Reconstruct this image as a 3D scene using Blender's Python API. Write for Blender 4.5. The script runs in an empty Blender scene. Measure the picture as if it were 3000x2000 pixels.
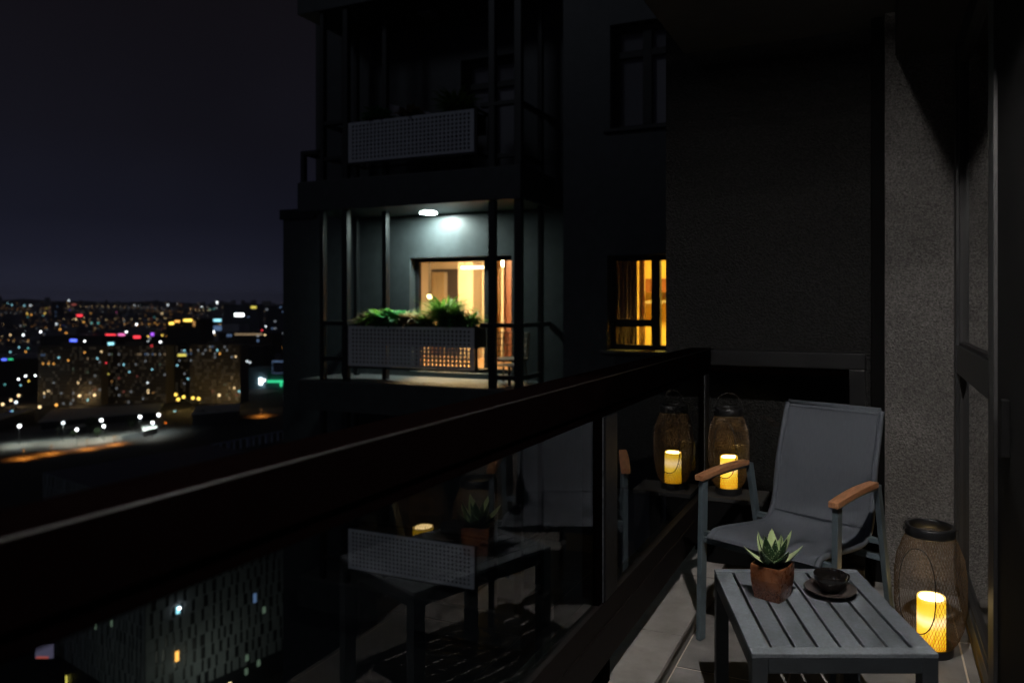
import bpy, bmesh, math, random
from mathutils import Vector, Matrix
random.seed(7)
R = math.radians
S = bpy.context.scene
COL = S.collection

# ------------------------------------------------------------------ camera
YAW = R(21.56)
CAM_H = 1.35
FPX, CX, CY = 2075.0, 1750.0, 890.0          # focal length and principal point of the 3000 x 2000 photograph
cam = bpy.data.cameras.new('camera')
cam.sensor_width = 36.0
cam.sensor_fit = 'HORIZONTAL'
cam.lens = FPX / 3000.0 * 36.0
cam.shift_x = -(CX - 1500.0) / 3000.0
cam.shift_y = -(1000.0 - CY) / 3000.0
cam.clip_start = 0.02
cam.clip_end = 20000.0
cam.dof.use_dof = True
cam.dof.focus_distance = 2.55
cam.dof.aperture_fstop = 2.3
camo = bpy.data.objects.new('camera', cam)
COL.objects.link(camo)
camo.location = (0, 0, CAM_H)
camo.rotation_euler = (R(90), 0, YAW)
S.camera = camo
CR = Vector((math.cos(YAW), math.sin(YAW), 0))
CF = Vector((-math.sin(YAW), math.cos(YAW), 0))


def at(x, y, t):
    """world point at depth t (metres) that lies towards photograph position x, y"""
    return Vector((0, 0, CAM_H)) + CF * t + CR * ((x - CX) / FPX * t) + Vector((0, 0, (CY - y) / FPX * t))


# ------------------------------------------------------------------ night sky
W = bpy.data.worlds.new('World')
S.world = W
W.use_nodes = True
nt = W.node_tree
nt.nodes.clear()
wo = nt.nodes.new('ShaderNodeOutputWorld')
bg = nt.nodes.new('ShaderNodeBackground')
tc = nt.nodes.new('ShaderNodeTexCoord')
sep = nt.nodes.new('ShaderNodeSeparateXYZ')
ramp = nt.nodes.new('ShaderNodeValToRGB')
sky = nt.nodes.new('ShaderNodeTexSky')
sky.sky_type = 'NISHITA'
sky.sun_disc = False
sky.sun_elevation = R(-8)
sky.sun_rotation = R(200)
nz = nt.nodes.new('ShaderNodeTexNoise')
nz.inputs['Scale'].default_value = 1.9
nz.inputs['Detail'].default_value = 3
mul = nt.nodes.new('ShaderNodeMixRGB')
mul.blend_type = 'MULTIPLY'
mul.inputs[0].default_value = 1.0
mr = nt.nodes.new('ShaderNodeMapRange')
mr.inputs[1].default_value = 0.3
mr.inputs[2].default_value = 0.7
mr.inputs[3].default_value = 0.74
mr.inputs[4].default_value = 1.26
add = nt.nodes.new('ShaderNodeMixRGB')
add.blend_type = 'ADD'
add.inputs[0].default_value = 0.05
cr = ramp.color_ramp
cr.elements[0].position = 0.0
cr.elements[0].color = (0.0230, 0.0245, 0.0440, 1)
cr.elements[1].position = 1.0
cr.elements[1].color = (0.0022, 0.0018, 0.0024, 1)
for p, c in ((0.025, (0.0165, 0.0178, 0.0325)), (0.055, (0.0104, 0.0112, 0.0212)), (0.10, (0.0070, 0.0074, 0.0140)), (0.20, (0.0054, 0.0052, 0.0085)), (0.38, (0.0045, 0.0038, 0.0052))):
    e = cr.elements.new(p)
    e.color = (*c, 1)
L = nt.links.new
L(tc.outputs['Generated'], sep.inputs[0])
L(sep.outputs['Z'], ramp.inputs[0])
L(tc.outputs['Generated'], nz.inputs['Vector'])
L(nz.outputs[0], mr.inputs[0])
L(ramp.outputs[0], mul.inputs[1])
L(mr.outputs[0], mul.inputs[2])
L(mul.outputs[0], add.inputs[1])
L(sky.outputs[0], add.inputs[2])
L(add.outputs[0], bg.inputs[0])
bg.inputs[1].default_value = 1.05
L(bg.outputs[0], wo.inputs[0])

# added faint bluish fill from behind the camera, lifting the neighbour's dark facade
fill_sun = bpy.data.lights.new('fill_sun', 'SUN')
fill_sun.energy = 0.038
fill_sun.angle = R(12)
fill_sun.color = (0.78, 0.86, 1.0)
fill_sun_obj = bpy.data.objects.new('fill_sun', fill_sun)
COL.objects.link(fill_sun_obj)
fill_sun_obj.location = (-20, -30, 40)
fill_sun_obj.rotation_euler = Vector((0.42, 0.80, -0.50)).to_track_quat('-Z', 'Y').to_euler()

S.view_settings.view_transform = 'Standard'
S.view_settings.look = 'None'
S.view_settings.exposure = 0.0
S.view_settings.gamma = 1.0
S.view_settings.use_curve_mapping = False
S.render.engine = 'CYCLES'
S.cycles.use_denoising = True
S.cycles.max_bounces = 8
S.cycles.transparent_max_bounces = 24
S.cycles.caustics_reflective = False
S.cycles.caustics_refractive = False
S.cycles.sample_clamp_indirect = 3.0

# ------------------------------------------------------------------ materials
MATS = {}


def mat(name, col, rough=0.6, metal=0.0, spec=0.5, var=0.0, vscale=20.0, bump=0.0, bscale=60.0, bdist=0.002,
        rvar=0.0, emit=None, estr=1.0, sheen=0.0, stretch=None, detail=6.0, stain=0.0, sscale=1.5):
    m = bpy.data.materials.new(name)
    m.use_nodes = True
    n = m.node_tree.nodes
    l = m.node_tree.links.new
    b = n['Principled BSDF']
    b.inputs['Base Color'].default_value = (*col, 1)
    b.inputs['Roughness'].default_value = rough
    b.inputs['Metallic'].default_value = metal
    b.inputs['Specular IOR Level'].default_value = spec
    if emit:
        b.inputs['Emission Color'].default_value = (*emit, 1)
        b.inputs['Emission Strength'].default_value = estr
    if var or bump or rvar:
        t = n.new('ShaderNodeTexCoord')
        vec = t.outputs['Object']
        if stretch:
            mp = n.new('ShaderNodeMapping')
            mp.inputs['Scale'].default_value = stretch
            l(vec, mp.inputs['Vector'])
            vec = mp.outputs[0]
    if var or rvar:
        x = n.new('ShaderNodeTexNoise')
        x.inputs['Scale'].default_value = vscale
        x.inputs['Detail'].default_value = detail
        x.inputs['Roughness'].default_value = 0.65
        l(vec, x.inputs['Vector'])
    if var:
        r = n.new('ShaderNodeMapRange')
        r.inputs[1].default_value = 0.3
        r.inputs[2].default_value = 0.7
        r.inputs[3].default_value = 1 - var
        r.inputs[4].default_value = 1 + var
        l(x.outputs[0], r.inputs[0])
        k = n.new('ShaderNodeMixRGB')
        k.blend_type = 'MULTIPLY'
        k.inputs[0].default_value = 1
        k.inputs[1].default_value = (*col, 1)
        l(r.outputs[0], k.inputs[2])
        last_ = k
        if stain:
            z = n.new('ShaderNodeTexNoise')
            z.inputs['Scale'].default_value = sscale
            z.inputs['Detail'].default_value = 5
            z.inputs['Distortion'].default_value = 0.6
            l(t.outputs['Object'], z.inputs['Vector'])
            q = n.new('ShaderNodeMapRange')
            q.inputs[1].default_value = 0.35
            q.inputs[2].default_value = 0.68
            q.inputs[3].default_value = 1 - stain
            q.inputs[4].default_value = 1 + stain * 0.6
            l(z.outputs[0], q.inputs[0])
            k2 = n.new('ShaderNodeMixRGB')
            k2.blend_type = 'MULTIPLY'
            k2.inputs[0].default_value = 1
            l(k.outputs[0], k2.inputs[1])
            l(q.outputs[0], k2.inputs[2])
            last_ = k2
        l(last_.outputs[0], b.inputs['Base Color'])
    if rvar:
        r2 = n.new('ShaderNodeMapRange')
        r2.inputs[1].default_value = 0.3
        r2.inputs[2].default_value = 0.7
        r2.inputs[3].default_value = max(0.02, rough - rvar)
        r2.inputs[4].default_value = min(1, rough + rvar)
        l(x.outputs[0], r2.inputs[0])
        l(r2.outputs[0], b.inputs['Roughness'])
    if bump:
        y = n.new('ShaderNodeTexNoise')
        y.inputs['Scale'].default_value = bscale
        y.inputs['Detail'].default_value = 4
        l(vec, y.inputs['Vector'])
        bp = n.new('ShaderNodeBump')
        bp.inputs['Strength'].default_value = bump
        bp.inputs['Distance'].default_value = bdist
        l(y.outputs[0], bp.inputs['Height'])
        l(bp.outputs[0], b.inputs['Normal'])
    MATS[name] = m
    return m


def emat(name, col, s):
    m = bpy.data.materials.new(name)
    m.use_nodes = True
    n = m.node_tree.nodes
    n.clear()
    o = n.new('ShaderNodeOutputMaterial')
    e = n.new('ShaderNodeEmission')
    e.inputs[0].default_value = (*col, 1)
    e.inputs[1].default_value = s
    m.node_tree.links.new(e.outputs[0], o.inputs[0])
    MATS[name] = m
    return m


def glassmat(name, tint=(0.86, 0.9, 0.9), ior=1.5, gain=1.0):
    """thin sheet of glass: tinted straight transmission and a mirror reflection by Fresnel"""
    m = bpy.data.materials.new(name)
    m.use_nodes = True
    n = m.node_tree.nodes
    l = m.node_tree.links.new
    n.clear()
    o = n.new('ShaderNodeOutputMaterial')
    t = n.new('ShaderNodeBsdfTransparent')
    t.inputs[0].default_value = (*tint, 1)
    g = n.new('ShaderNodeBsdfGlossy')
    g.inputs['Roughness'].default_value = 0.0
    f = n.new('ShaderNodeFresnel')
    f.inputs[0].default_value = ior
    mm = n.new('ShaderNodeMath')
    mm.operation = 'MULTIPLY'
    mm.use_clamp = True
    mm.inputs[1].default_value = gain
    x = n.new('ShaderNodeMixShader')
    l(f.outputs[0], mm.inputs[0])
    l(mm.outputs[0], x.inputs[0])
    l(t.outputs[0], x.inputs[1])
    l(g.outputs[0], x.inputs[2])
    l(x.outputs[0], o.inputs[0])
    MATS[name] = m
    return m


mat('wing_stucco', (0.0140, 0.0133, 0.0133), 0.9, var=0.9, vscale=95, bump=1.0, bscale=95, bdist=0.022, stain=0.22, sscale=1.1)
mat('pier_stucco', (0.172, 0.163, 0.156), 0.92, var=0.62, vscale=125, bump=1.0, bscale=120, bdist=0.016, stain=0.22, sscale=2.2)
mat('dark_paint', (0.02, 0.02, 0.022), 0.8, var=0.15, vscale=40, bump=0.4, bscale=200)
mat('black_matte', (0.0035, 0.0033, 0.0035), 0.85, spec=0.1)
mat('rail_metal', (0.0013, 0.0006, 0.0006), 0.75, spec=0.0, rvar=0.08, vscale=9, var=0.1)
mat('rail_highlight', (0.0085, 0.0075, 0.0075), 0.5, spec=0.3)  # paler grey that draws the highlight along the top rail
mat('rail_lower', (0.0065, 0.0046, 0.0044), 0.6, spec=0.15, var=0.15, vscale=10)
mat('rail_metal_in', (0.008, 0.008, 0.009), 0.42, spec=0.35, rvar=0.08, vscale=9, var=0.1)
mat('edge_glint', (0.5, 0.53, 0.55), 0.3, metal=0.9, var=0.5, vscale=55, stretch=(1, 1, 1))  # bright broken tone imitating the glint on the glass edge
mat('frame_metal', (0.026, 0.027, 0.029), 0.4, spec=0.5, var=0.1, vscale=12)
mat('frame_strip', (0.022, 0.021, 0.0215), 0.5, spec=0.5, var=0.2, vscale=8, stretch=(1, 1, 0.3))
glassmat('rail_glass', (0.80, 0.85, 0.86), 1.5, 2.3)
glassmat('window_glass', (0.75, 0.78, 0.78), 1.52, 1.6)
glassmat('clear_glass', (0.93, 0.95, 0.95), 1.5, 1.0)
mat('slate_tile', (0.185, 0.176, 0.168), 0.55, spec=0.4, var=0.3, vscale=5, stain=0.3, sscale=7, bump=0.25, bscale=35, bdist=0.003, rvar=0.12)
mat('kerb_tile', (0.27, 0.25, 0.233), 0.6, spec=0.35, var=0.2, vscale=9, stain=0.25, sscale=4, bump=0.25, bscale=120, bdist=0.0015, rvar=0.1)
mat('grout', (0.62, 0.52, 0.43), 0.9, var=0.15, vscale=30)
mat('concrete', (0.22, 0.21, 0.2), 0.85, var=0.2, vscale=6, bump=0.3, bscale=60)
mat('concrete_dark', (0.02, 0.0195, 0.019), 0.8, var=0.2, vscale=20)
mat('ceiling_paint', (0.10, 0.10, 0.102), 0.9, var=0.1, vscale=10)
mat('table_metal', (0.162, 0.182, 0.203), 0.6, spec=0.35, var=0.28, vscale=130, stain=0.16, sscale=9, bump=0.12, bscale=300, bdist=0.0006, rvar=0.1)
mat('table_frame', (0.035, 0.041, 0.047), 0.5, spec=0.4, var=0.1, vscale=30)
mat('chair_metal', (0.085, 0.112, 0.128), 0.42, spec=0.5, var=0.12, vscale=20)
mat('wood_arm', (0.44, 0.20, 0.095), 0.5, spec=0.35, var=0.32, vscale=22, stretch=(6, 1, 6), bump=0.2, bscale=60, bdist=0.0006)
mat('lantern_wire', (0.10, 0.062, 0.031), 0.45, metal=0.45, spec=0.5)
mat('lantern_black', (0.012, 0.012, 0.013), 0.4, spec=0.5)
mat('cup_glaze', (0.014, 0.0115, 0.0105), 0.11, spec=0.8, var=0.15, vscale=30)
mat('saucer_glaze', (0.062, 0.049, 0.044), 0.28, spec=0.55, var=0.15, vscale=30)
emat('downlight_lens', (1.0, 0.955, 0.905), 124000)
emat('cool_lens', (0.80, 1.0, 0.94), 430)


def fabric():
    m = mat('sling', (0.102, 0.113, 0.134), 0.8, spec=0.25, var=0.10, vscale=200, stretch=(1, 0.15, 0.15))
    n = m.node_tree.nodes
    l = m.node_tree.links.new
    b = n['Principled BSDF']
    t = n.new('ShaderNodeTexCoord')
    w = n.new('ShaderNodeTexWave')
    w.inputs['Scale'].default_value = 160
    w.inputs['Distortion'].default_value = 1.0
    l(t.outputs['Object'], w.inputs['Vector'])
    bp = n.new('ShaderNodeBump')
    bp.inputs['Strength'].default_value = 0.35
    bp.inputs['Distance'].default_value = 0.001
    l(w.outputs[1], bp.inputs['Height'])
    l(bp.outputs[0], b.inputs['Normal'])


fabric()


def potmat():
    m = mat('pot_glaze', (0.26, 0.085, 0.035), 0.3, spec=0.5, rvar=0.1, vscale=60)
    n = m.node_tree.nodes
    l = m.node_tree.links.new
    b = n['Principled BSDF']
    t = n.new('ShaderNodeTexCoord')
    s = n.new('ShaderNodeSeparateXYZ')
    l(t.outputs['Object'], s.inputs[0])
    x = n.new('ShaderNodeTexNoise')
    x.inputs['Scale'].default_value = 330
    x.inputs['Detail'].default_value = 3
    l(t.outputs['Object'], x.inputs['Vector'])
    mr_ = n.new('ShaderNodeMapRange')
    mr_.inputs[1].default_value = 0.055
    mr_.inputs[2].default_value = 0.03
    l(s.outputs['Z'], mr_.inputs[0])
    r = n.new('ShaderNodeValToRGB')
    r.color_ramp.elements[0].position = 0.42
    r.color_ramp.elements[0].color = (0.05, 0.018, 0.012, 1)
    r.color_ramp.elements[1].position = 0.6
    r.color_ramp.elements[1].color = (0.30, 0.13, 0.085, 1)
    l(x.outputs[0], r.inputs[0])
    y = n.new('ShaderNodeTexNoise')
    y.inputs['Scale'].default_value = 25
    l(t.outputs['Object'], y.inputs['Vector'])
    r2 = n.new('ShaderNodeValToRGB')
    r2.color_ramp.elements[0].position = 0.35
    r2.color_ramp.elements[0].color = (0.13, 0.042, 0.018, 1)
    r2.color_ramp.elements[1].position = 0.7
    r2.color_ramp.elements[1].color = (0.31, 0.115, 0.048, 1)
    l(y.outputs[0], r2.inputs[0])
    k = n.new('ShaderNodeMixRGB')
    l(mr_.outputs[0], k.inputs[0])
    l(r2.outputs[0], k.inputs[1])
    l(r.outputs[0], k.inputs[2])
    l(k.outputs[0], b.inputs['Base Color'])


potmat()


def leafmat(name, dark, light, dots):
    m = mat(name, light, 0.45, spec=0.4)
    n = m.node_tree.nodes
    l = m.node_tree.links.new
    b = n['Principled BSDF']
    a = n.new('ShaderNodeVertexColor')
    a.layer_name = 'face_side'
    t = n.new('ShaderNodeTexCoord')
    v = n.new('ShaderNodeTexVoronoi')
    v.inputs['Scale'].default_value = 150
    l(t.outputs['Object'], v.inputs['Vector'])
    lt = n.new('ShaderNodeMath')
    lt.operation = 'LESS_THAN'
    lt.inputs[1].default_value = 0.2
    l(v.outputs['Distance'], lt.inputs[0])
    d = n.new('ShaderNodeMixRGB')
    d.inputs[1].default_value = (*dark, 1)
    d.inputs[2].default_value = (*dots, 1)
    l(lt.outputs[0], d.inputs[0])
    x = n.new('ShaderNodeTexNoise')
    x.inputs['Scale'].default_value = 45
    l(t.outputs['Object'], x.inputs['Vector'])
    lv = n.new('ShaderNodeMixRGB')
    lv.inputs[1].default_value = (light[0] * .75, light[1] * .8, light[2] * .8, 1)
    lv.inputs[2].default_value = (light[0] * 1.2, light[1] * 1.15, light[2] * 1.2, 1)
    l(x.outputs[0], lv.inputs[0])
    k = n.new('ShaderNodeMixRGB')
    l(a.outputs[0], k.inputs[0])
    l(d.outputs[0], k.inputs[1])
    l(lv.outputs[0], k.inputs[2])
    l(k.outputs[0], b.inputs['Base Color'])


leafmat('succulent_leaf', (0.026, 0.065, 0.024), (0.55, 0.68, 0.32), (0.45, 0.55, 0.35))


def candlemat():
    m = bpy.data.materials.new('candle_wax')
    m.use_nodes = True
    n = m.node_tree.nodes
    l = m.node_tree.links.new
    b = n['Principled BSDF']
    b.inputs['Base Color'].default_value = (0.75, 0.5, 0.15, 1)
    b.inputs['Roughness'].default_value = 0.6
    t = n.new('ShaderNodeTexCoord')
    s = n.new('ShaderNodeSeparateXYZ')
    l(t.outputs['Object'], s.inputs[0])
    r = n.new('ShaderNodeValToRGB')
    e = r.color_ramp.elements
    e[0].position = 0.0
    e[0].color = (1.0, 0.43, 0.004, 1)
    e[1].position = 1.0
    e[1].color = (1.2, 0.78, 0.25, 1)
    for p, c in ((0.30, (1.0, 0.52, 0.006)), (0.44, (1.15, 0.72, 0.05)), (0.58, (1.4, 1.0, 0.50)), (0.72, (1.15, 0.70, 0.05)), (0.86, (1.05, 0.58, 0.01)), (0.95, (1.05, 0.60, 0.015))):
        q = e.new(p)
        q.color = (*c, 1)
    mr_ = n.new('ShaderNodeMapRange')
    mr_.inputs[1].default_value = 0.0
    mr_.inputs[2].default_value = 0.2
    l(s.outputs['Z'], mr_.inputs[0])
    l(mr_.outputs[0], r.inputs[0])
    l(r.outputs[0], b.inputs['Emission Color'])
    b.inputs['Emission Strength'].default_value = 1.0
    MATS['candle_wax'] = m


candlemat()
emat('candle_pool', (1.0, 0.70, 0.30), 13.0)

# neighbour building
mat('tower_paint', (0.047, 0.055, 0.058), 0.42, spec=0.5, var=0.2, vscale=6, bump=0.3, bscale=40, bdist=0.004)
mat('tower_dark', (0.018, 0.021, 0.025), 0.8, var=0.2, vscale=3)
mat('tower_slab', (0.09, 0.093, 0.093), 0.7, var=0.15, vscale=5)
mat('post_metal', (0.007, 0.008, 0.009), 0.4, spec=0.5)
mat('perforated_white', (0.80, 0.83, 0.88), 0.55, var=0.08, vscale=4)
mat('planter_black', (0.01, 0.011, 0.012), 0.6)
mat('window_frame', (0.014, 0.014, 0.015), 0.5)
mat('room_wall', (0.62, 0.50, 0.36), 0.85, var=0.04, vscale=3)
mat('room_floor', (0.35, 0.2, 0.1), 0.4, var=0.2, vscale=4)
mat('room_brown', (0.20, 0.072, 0.04), 0.5, var=0.2, vscale=6)
mat('room_door', (0.05, 0.04, 0.04), 0.5)
mat('curtain', (0.66, 0.5, 0.3), 0.9, var=0.12, vscale=30, stretch=(1, 1, 0.05))
mat('curtain_grey', (0.14, 0.105, 0.085), 0.9, var=0.2, vscale=20, stretch=(1, 1, 0.05))
mat('yellow_wall', (0.78, 0.60, 0.20), 0.8, var=0.04, vscale=3)
mat('leaf_green', (0.14, 0.25, 0.055), 0.5, var=0.45, vscale=9)
mat('leaf_deep', (0.06, 0.20, 0.08), 0.5, var=0.4, vscale=9)
mat('leaf_red', (0.27, 0.17, 0.09), 0.5, var=0.4, vscale=9)
mat('soil', (0.03, 0.02, 0.015), 0.95)
mat('wicker', (0.16, 0.12, 0.085), 0.7, var=0.4, vscale=60)
mat('pale_panel', (0.5, 0.47, 0.5), 0.7)
emat('warm_lamp', (1.0, 0.70, 0.33), 360)
emat('warm_lamp2', (1.0, 0.68, 0.12), 520)
emat('pendant_glow', (1.0, 0.90, 0.68), 4.0)
emat('globe_glow', (1.0, 0.80, 0.42), 6.0)
emat('wall_lamp', (1.0, 0.78, 0.40), 26.0)

for nm_, tc_ in (('leaf_green', (0.17, 0.36, 0.05)), ('leaf_deep', (0.07, 0.30, 0.09)), ('leaf_red', (0.30, 0.21, 0.10)), ('curtain', (0.75, 0.5, 0.22)), ('curtain_grey', (0.11, 0.082, 0.060))):
    m_ = MATS[nm_]
    n_ = m_.node_tree.nodes
    tr_ = n_.new('ShaderNodeBsdfTranslucent')
    tr_.inputs[0].default_value = (*tc_, 1)
    mx_ = n_.new('ShaderNodeMixShader')
    mx_.inputs[0].default_value = 0.5
    m_.node_tree.links.new(n_['Principled BSDF'].outputs[0], mx_.inputs[1])
    m_.node_tree.links.new(tr_.outputs[0], mx_.inputs[2])
    m_.node_tree.links.new(mx_.outputs[0], n_['Material Output'].inputs[0])
# city
mat('asphalt', (0.018, 0.019, 0.022), 0.9, var=0.4, vscale=0.02)
mat('road', (0.16, 0.14, 0.12), 0.85, var=0.3, vscale=0.05)
mat('yard', (0.20, 0.20, 0.19), 0.85, var=0.3, vscale=0.05)
mat('block_wall', (0.22, 0.20, 0.165), 0.85, var=0.2, vscale=0.05)
mat('block_band', (0.13, 0.12, 0.10), 0.85, var=0.2, vscale=0.05)
mat('block_dark', (0.04, 0.042, 0.05), 0.8, var=0.3, vscale=0.05)
mat('block_blue', (0.14, 0.16, 0.24), 0.6, var=0.2, vscale=0.02)
mat('dim_window', (0.02, 0.022, 0.027), 0.35)
mat('roof_pale', (0.45, 0.47, 0.46), 0.6, var=0.2, vscale=0.06)
mat('teal_lit_wall', (0.16, 0.30, 0.36), 0.6, var=0.2, vscale=0.05)  # teal lighting of the hall put into the wall colour
mat('navy_metal', (0.6, 0.7, 0.85), 0.6, var=0.2, vscale=0.2)
mat('panel_grey', (0.20, 0.225, 0.24), 0.7, var=0.15, vscale=0.3)
mat('lamp_post', (0.08, 0.08, 0.08), 0.5, metal=0.5)
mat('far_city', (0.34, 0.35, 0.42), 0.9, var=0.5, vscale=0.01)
mat('tree_leaf', (0.03, 0.05, 0.02), 0.8, var=0.4, vscale=0.5)
mat('bark', (0.05, 0.035, 0.025), 0.9)
GLOW = {
    'white': ((0.85, 0.95, 1.0), 3.2), 'warm': ((1.0, 0.72, 0.36), 2.6), 'amber': ((1.0, 0.46, 0.09), 2.2),
    'blue': ((0.10, 0.16, 1.0), 2.4), 'cyan': ((0.35, 0.85, 1.0), 1.9), 'teal': ((0.20, 0.75, 0.72), 1.2),
    'red': ((1.0, 0.05, 0.07), 2.0), 'pink': ((1.0, 0.20, 0.55), 1.3), 'violet': ((0.45, 0.12, 1.0), 1.5),
    'green': ((0.05, 0.85, 0.36), 1.0), 'yellow': ((0.85, 0.72, 0.12), 1.2), 'orange': ((1.0, 0.22, 0.02), 2.3),
    'gold': ((1.0, 0.66, 0.10), 3.0),
    'dim_white': ((0.8, 0.9, 1.0), 0.35), 'dim_warm': ((1.0, 0.7, 0.4), 0.35), 'dim_blue': ((0.3, 0.5, 0.9), 0.30),
    'dim_green': ((0.55, 0.8, 0.55), 0.16), 'dim_red': ((1.0, 0.25, 0.2), 0.3), 'bright': ((0.92, 0.97, 1.0), 8.0),
    'dim_amber': ((1.0, 0.5, 0.15), 0.5), 'dim_violet': ((0.55, 0.5, 0.8), 0.12), 'dull_red': ((1.0, 0.2, 0.15), 0.4), 'faint': ((1.0, 0.80, 0.55), 0.028),
}
for k_, (c_, s_) in GLOW.items():
    emat('glow_' + k_, c_, s_)


# ------------------------------------------------------------------ helpers
PM = {}


def props(o, label=None, cat=None, group=None, kind=None):
    if label: o['label'] = label
    if cat: o['category'] = cat
    if group: o['group'] = group
    if kind: o['kind'] = kind
    return o


def thing(name, label, cat, loc=(0, 0, 0), rz=0.0, group=None):
    o = bpy.data.objects.new(name, None)
    COL.objects.link(o)
    o.empty_display_size = 0.1
    o.location = loc
    o.rotation_euler = (0, 0, rz)
    PM[o] = Matrix.Translation(loc) @ Matrix.Rotation(rz, 4, 'Z')
    return props(o, label, cat, group)


class MB:
    def __init__(s):
        s.v, s.f, s.m = [], [], []

    def add(s, vs, fs, mi=0):
        k = len(s.v)
        s.v += [Vector(p) for p in vs]
        s.f += [tuple(i + k for i in f) for f in fs]
        s.m += [mi] * len(fs)
        return s

    def box(s, x0, x1, y0, y1, z0, z1, mi=0, M=None):
        x0, x1 = sorted((x0, x1)); y0, y1 = sorted((y0, y1)); z0, z1 = sorted((z0, z1))
        vs = [Vector((x, y, z)) for z in (z0, z1) for y in (y0, y1) for x in (x0, x1)]
        if M: vs = [M @ p for p in vs]
        return s.add(vs, [(0, 2, 3, 1), (4, 5, 7, 6), (0, 1, 5, 4), (2, 6, 7, 3), (0, 4, 6, 2), (1, 3, 7, 5)], mi)

    def cbox(s, c, d, mi=0, rz=0.0):
        M = Matrix.Translation(c) @ Matrix.Rotation(rz, 4, 'Z')
        return s.box(-d[0] / 2, d[0] / 2, -d[1] / 2, d[1] / 2, -d[2] / 2, d[2] / 2, mi, M)

    def tube(s, pts, r, n=8, closed=False, mi=0, cap=True, up=None):
        pts = [Vector(p) for p in pts]
        N = len(pts)
        rr = r if isinstance(r, (list, tuple)) else [r] * N
        vs, fs = [], []
        pu = None
        for i, p in enumerate(pts):
            a = pts[(i - 1) % N] if (closed or i > 0) else p
            b = pts[(i + 1) % N] if (closed or i < N - 1) else p
            d = (b - a)
            d = d.normalized() if d.length > 1e-9 else Vector((0, 0, 1))
            u = pu if pu is not None else (Vector(up) if up else (Vector((0, 0, 1)) if abs(d.z) < 0.9 else Vector((1, 0, 0))))
            u = (u - d * u.dot(d))
            u = u.normalized() if u.length > 1e-6 else d.orthogonal().normalized()
            pu = u
            w = d.cross(u)
            for k in range(n):
                t = 2 * math.pi * (k + 0.5) / n
                vs.append(p + (u * math.cos(t) + w * math.sin(t)) * rr[i])
        for i in range(N if closed else N - 1):
            j = (i + 1) % N
            for k in range(n):
                q = (k + 1) % n
                fs.append((i * n + k, j * n + k, j * n + q, i * n + q))
        if cap and not closed:
            fs.append(tuple(range(n))[::-1])
            fs.append(tuple((N - 1) * n + k for k in range(n)))
        return s.add(vs, fs, mi)

    def lathe(s, prof, n=32, c=(0, 0, 0), mi=0, close=False):
        c = Vector(c)
        vs, fs = [], []
        for (r, z) in prof:
            for k in range(n):
                t = 2 * math.pi * k / n
                vs.append(c + Vector((r * math.cos(t), r * math.sin(t), z)))
        P = len(prof)
        for i in range(P if close else P - 1):
            j = (i + 1) % P
            for k in range(n):
                q = (k + 1) % n
                fs.append((i * n + k, i * n + q, j * n + q, j * n + k))
        if not close:
            if prof[0][0] > 1e-5: fs.append(tuple(range(n))[::-1])
            if prof[-1][0] > 1e-5: fs.append(tuple((P - 1) * n + k for k in range(n)))
        return s.add(vs, fs, mi)

    def build(s, name, mats, parent=None, world=True, smooth=False, bevel=0.0, seg=2, recalc=True):
        me = bpy.data.meshes.new(name)
        vs = s.v
        if parent is not None and world:
            I = PM[parent].inverted()
            vs = [I @ p for p in vs]
        me.from_pydata(vs, [], s.f)
        if isinstance(mats, str): mats = [mats]
        for q in mats: me.materials.append(MATS[q])
        me.polygons.foreach_set('material_index', s.m)
        bm = bmesh.new()
        bm.from_mesh(me)
        if recalc:
            bmesh.ops.recalc_face_normals(bm, faces=bm.faces)
        if bevel > 0:
            ed = [e for e in bm.edges if len(e.link_faces) == 2 and e.calc_face_angle(0) > R(40)]
            bmesh.ops.bevel(bm, geom=ed, offset=bevel, segments=seg, affect='EDGES', profile=0.6, clamp_overlap=True)
        bm.to_mesh(me)
        bm.free()
        if smooth:
            me.polygons.foreach_set('use_smooth', [True] * len(me.polygons))
        me.update()
        o = bpy.data.objects.new(name, me)
        COL.objects.link(o)
        if parent is not None:
            o.parent = parent
            PM[o] = PM[parent]
        else:
            PM[o] = Matrix.Identity(4)
        return o


def lamp_light(parent, loc, power, col, radius=1.5, spot=None):
    l_ = bpy.data.lights.new('light', 'SPOT' if spot else 'POINT')
    l_.energy = power
    l_.color = col
    l_.shadow_soft_size = radius
    if spot:
        l_.spot_size = spot
        l_.spot_blend = 0.5
    o = bpy.data.objects.new('light', l_)
    COL.objects.link(o)
    o.location = loc
    o.parent = parent
    return o


def B(*a, **k):
    return MB().box(*a, **k)


def copy_obj(o, parent=None, loc=None, scale=None):
    c = o.copy()
    COL.objects.link(c)
    c.parent = parent
    if loc is not None: c.location = loc
    if scale is not None: c.scale = scale
    return c


# ================================================================== OUR BALCONY: structure
FX0, FX1 = -0.70, 0.35          # floor between kerb skirting and window skirting
WY = 3.86                       # dark wing wall behind the end railing
fl = B(-1.0, 0.6, -1.6, WY, -0.30, -0.0025).build('balcony_floor', 'grout')
props(fl, kind='structure')
tile_me = {}
ys = [2.57 + 0.6 * k for k in range(-7, 4)]
xs = [(-0.697, -0.2995), (-0.2925, 0.3005), (0.3075, 0.347)]
for (x0, x1) in xs:
    for i, y in enumerate(ys):
        y1 = min(y + 0.593, WY - 0.002)
        if y1 - y < 0.05: continue
        z = 0.0 + random.uniform(-0.0006, 0.0006)
        B(x0, x1, y, y1, -0.012, z).build('tile', 'slate_tile', fl, bevel=0.0016, seg=1)
kb = B(-0.95, -0.71, -1.6, 3.60, -0.004, 0.078).build('kerb', 'concrete')
props(kb, kind='structure')
y = -1.6
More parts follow.
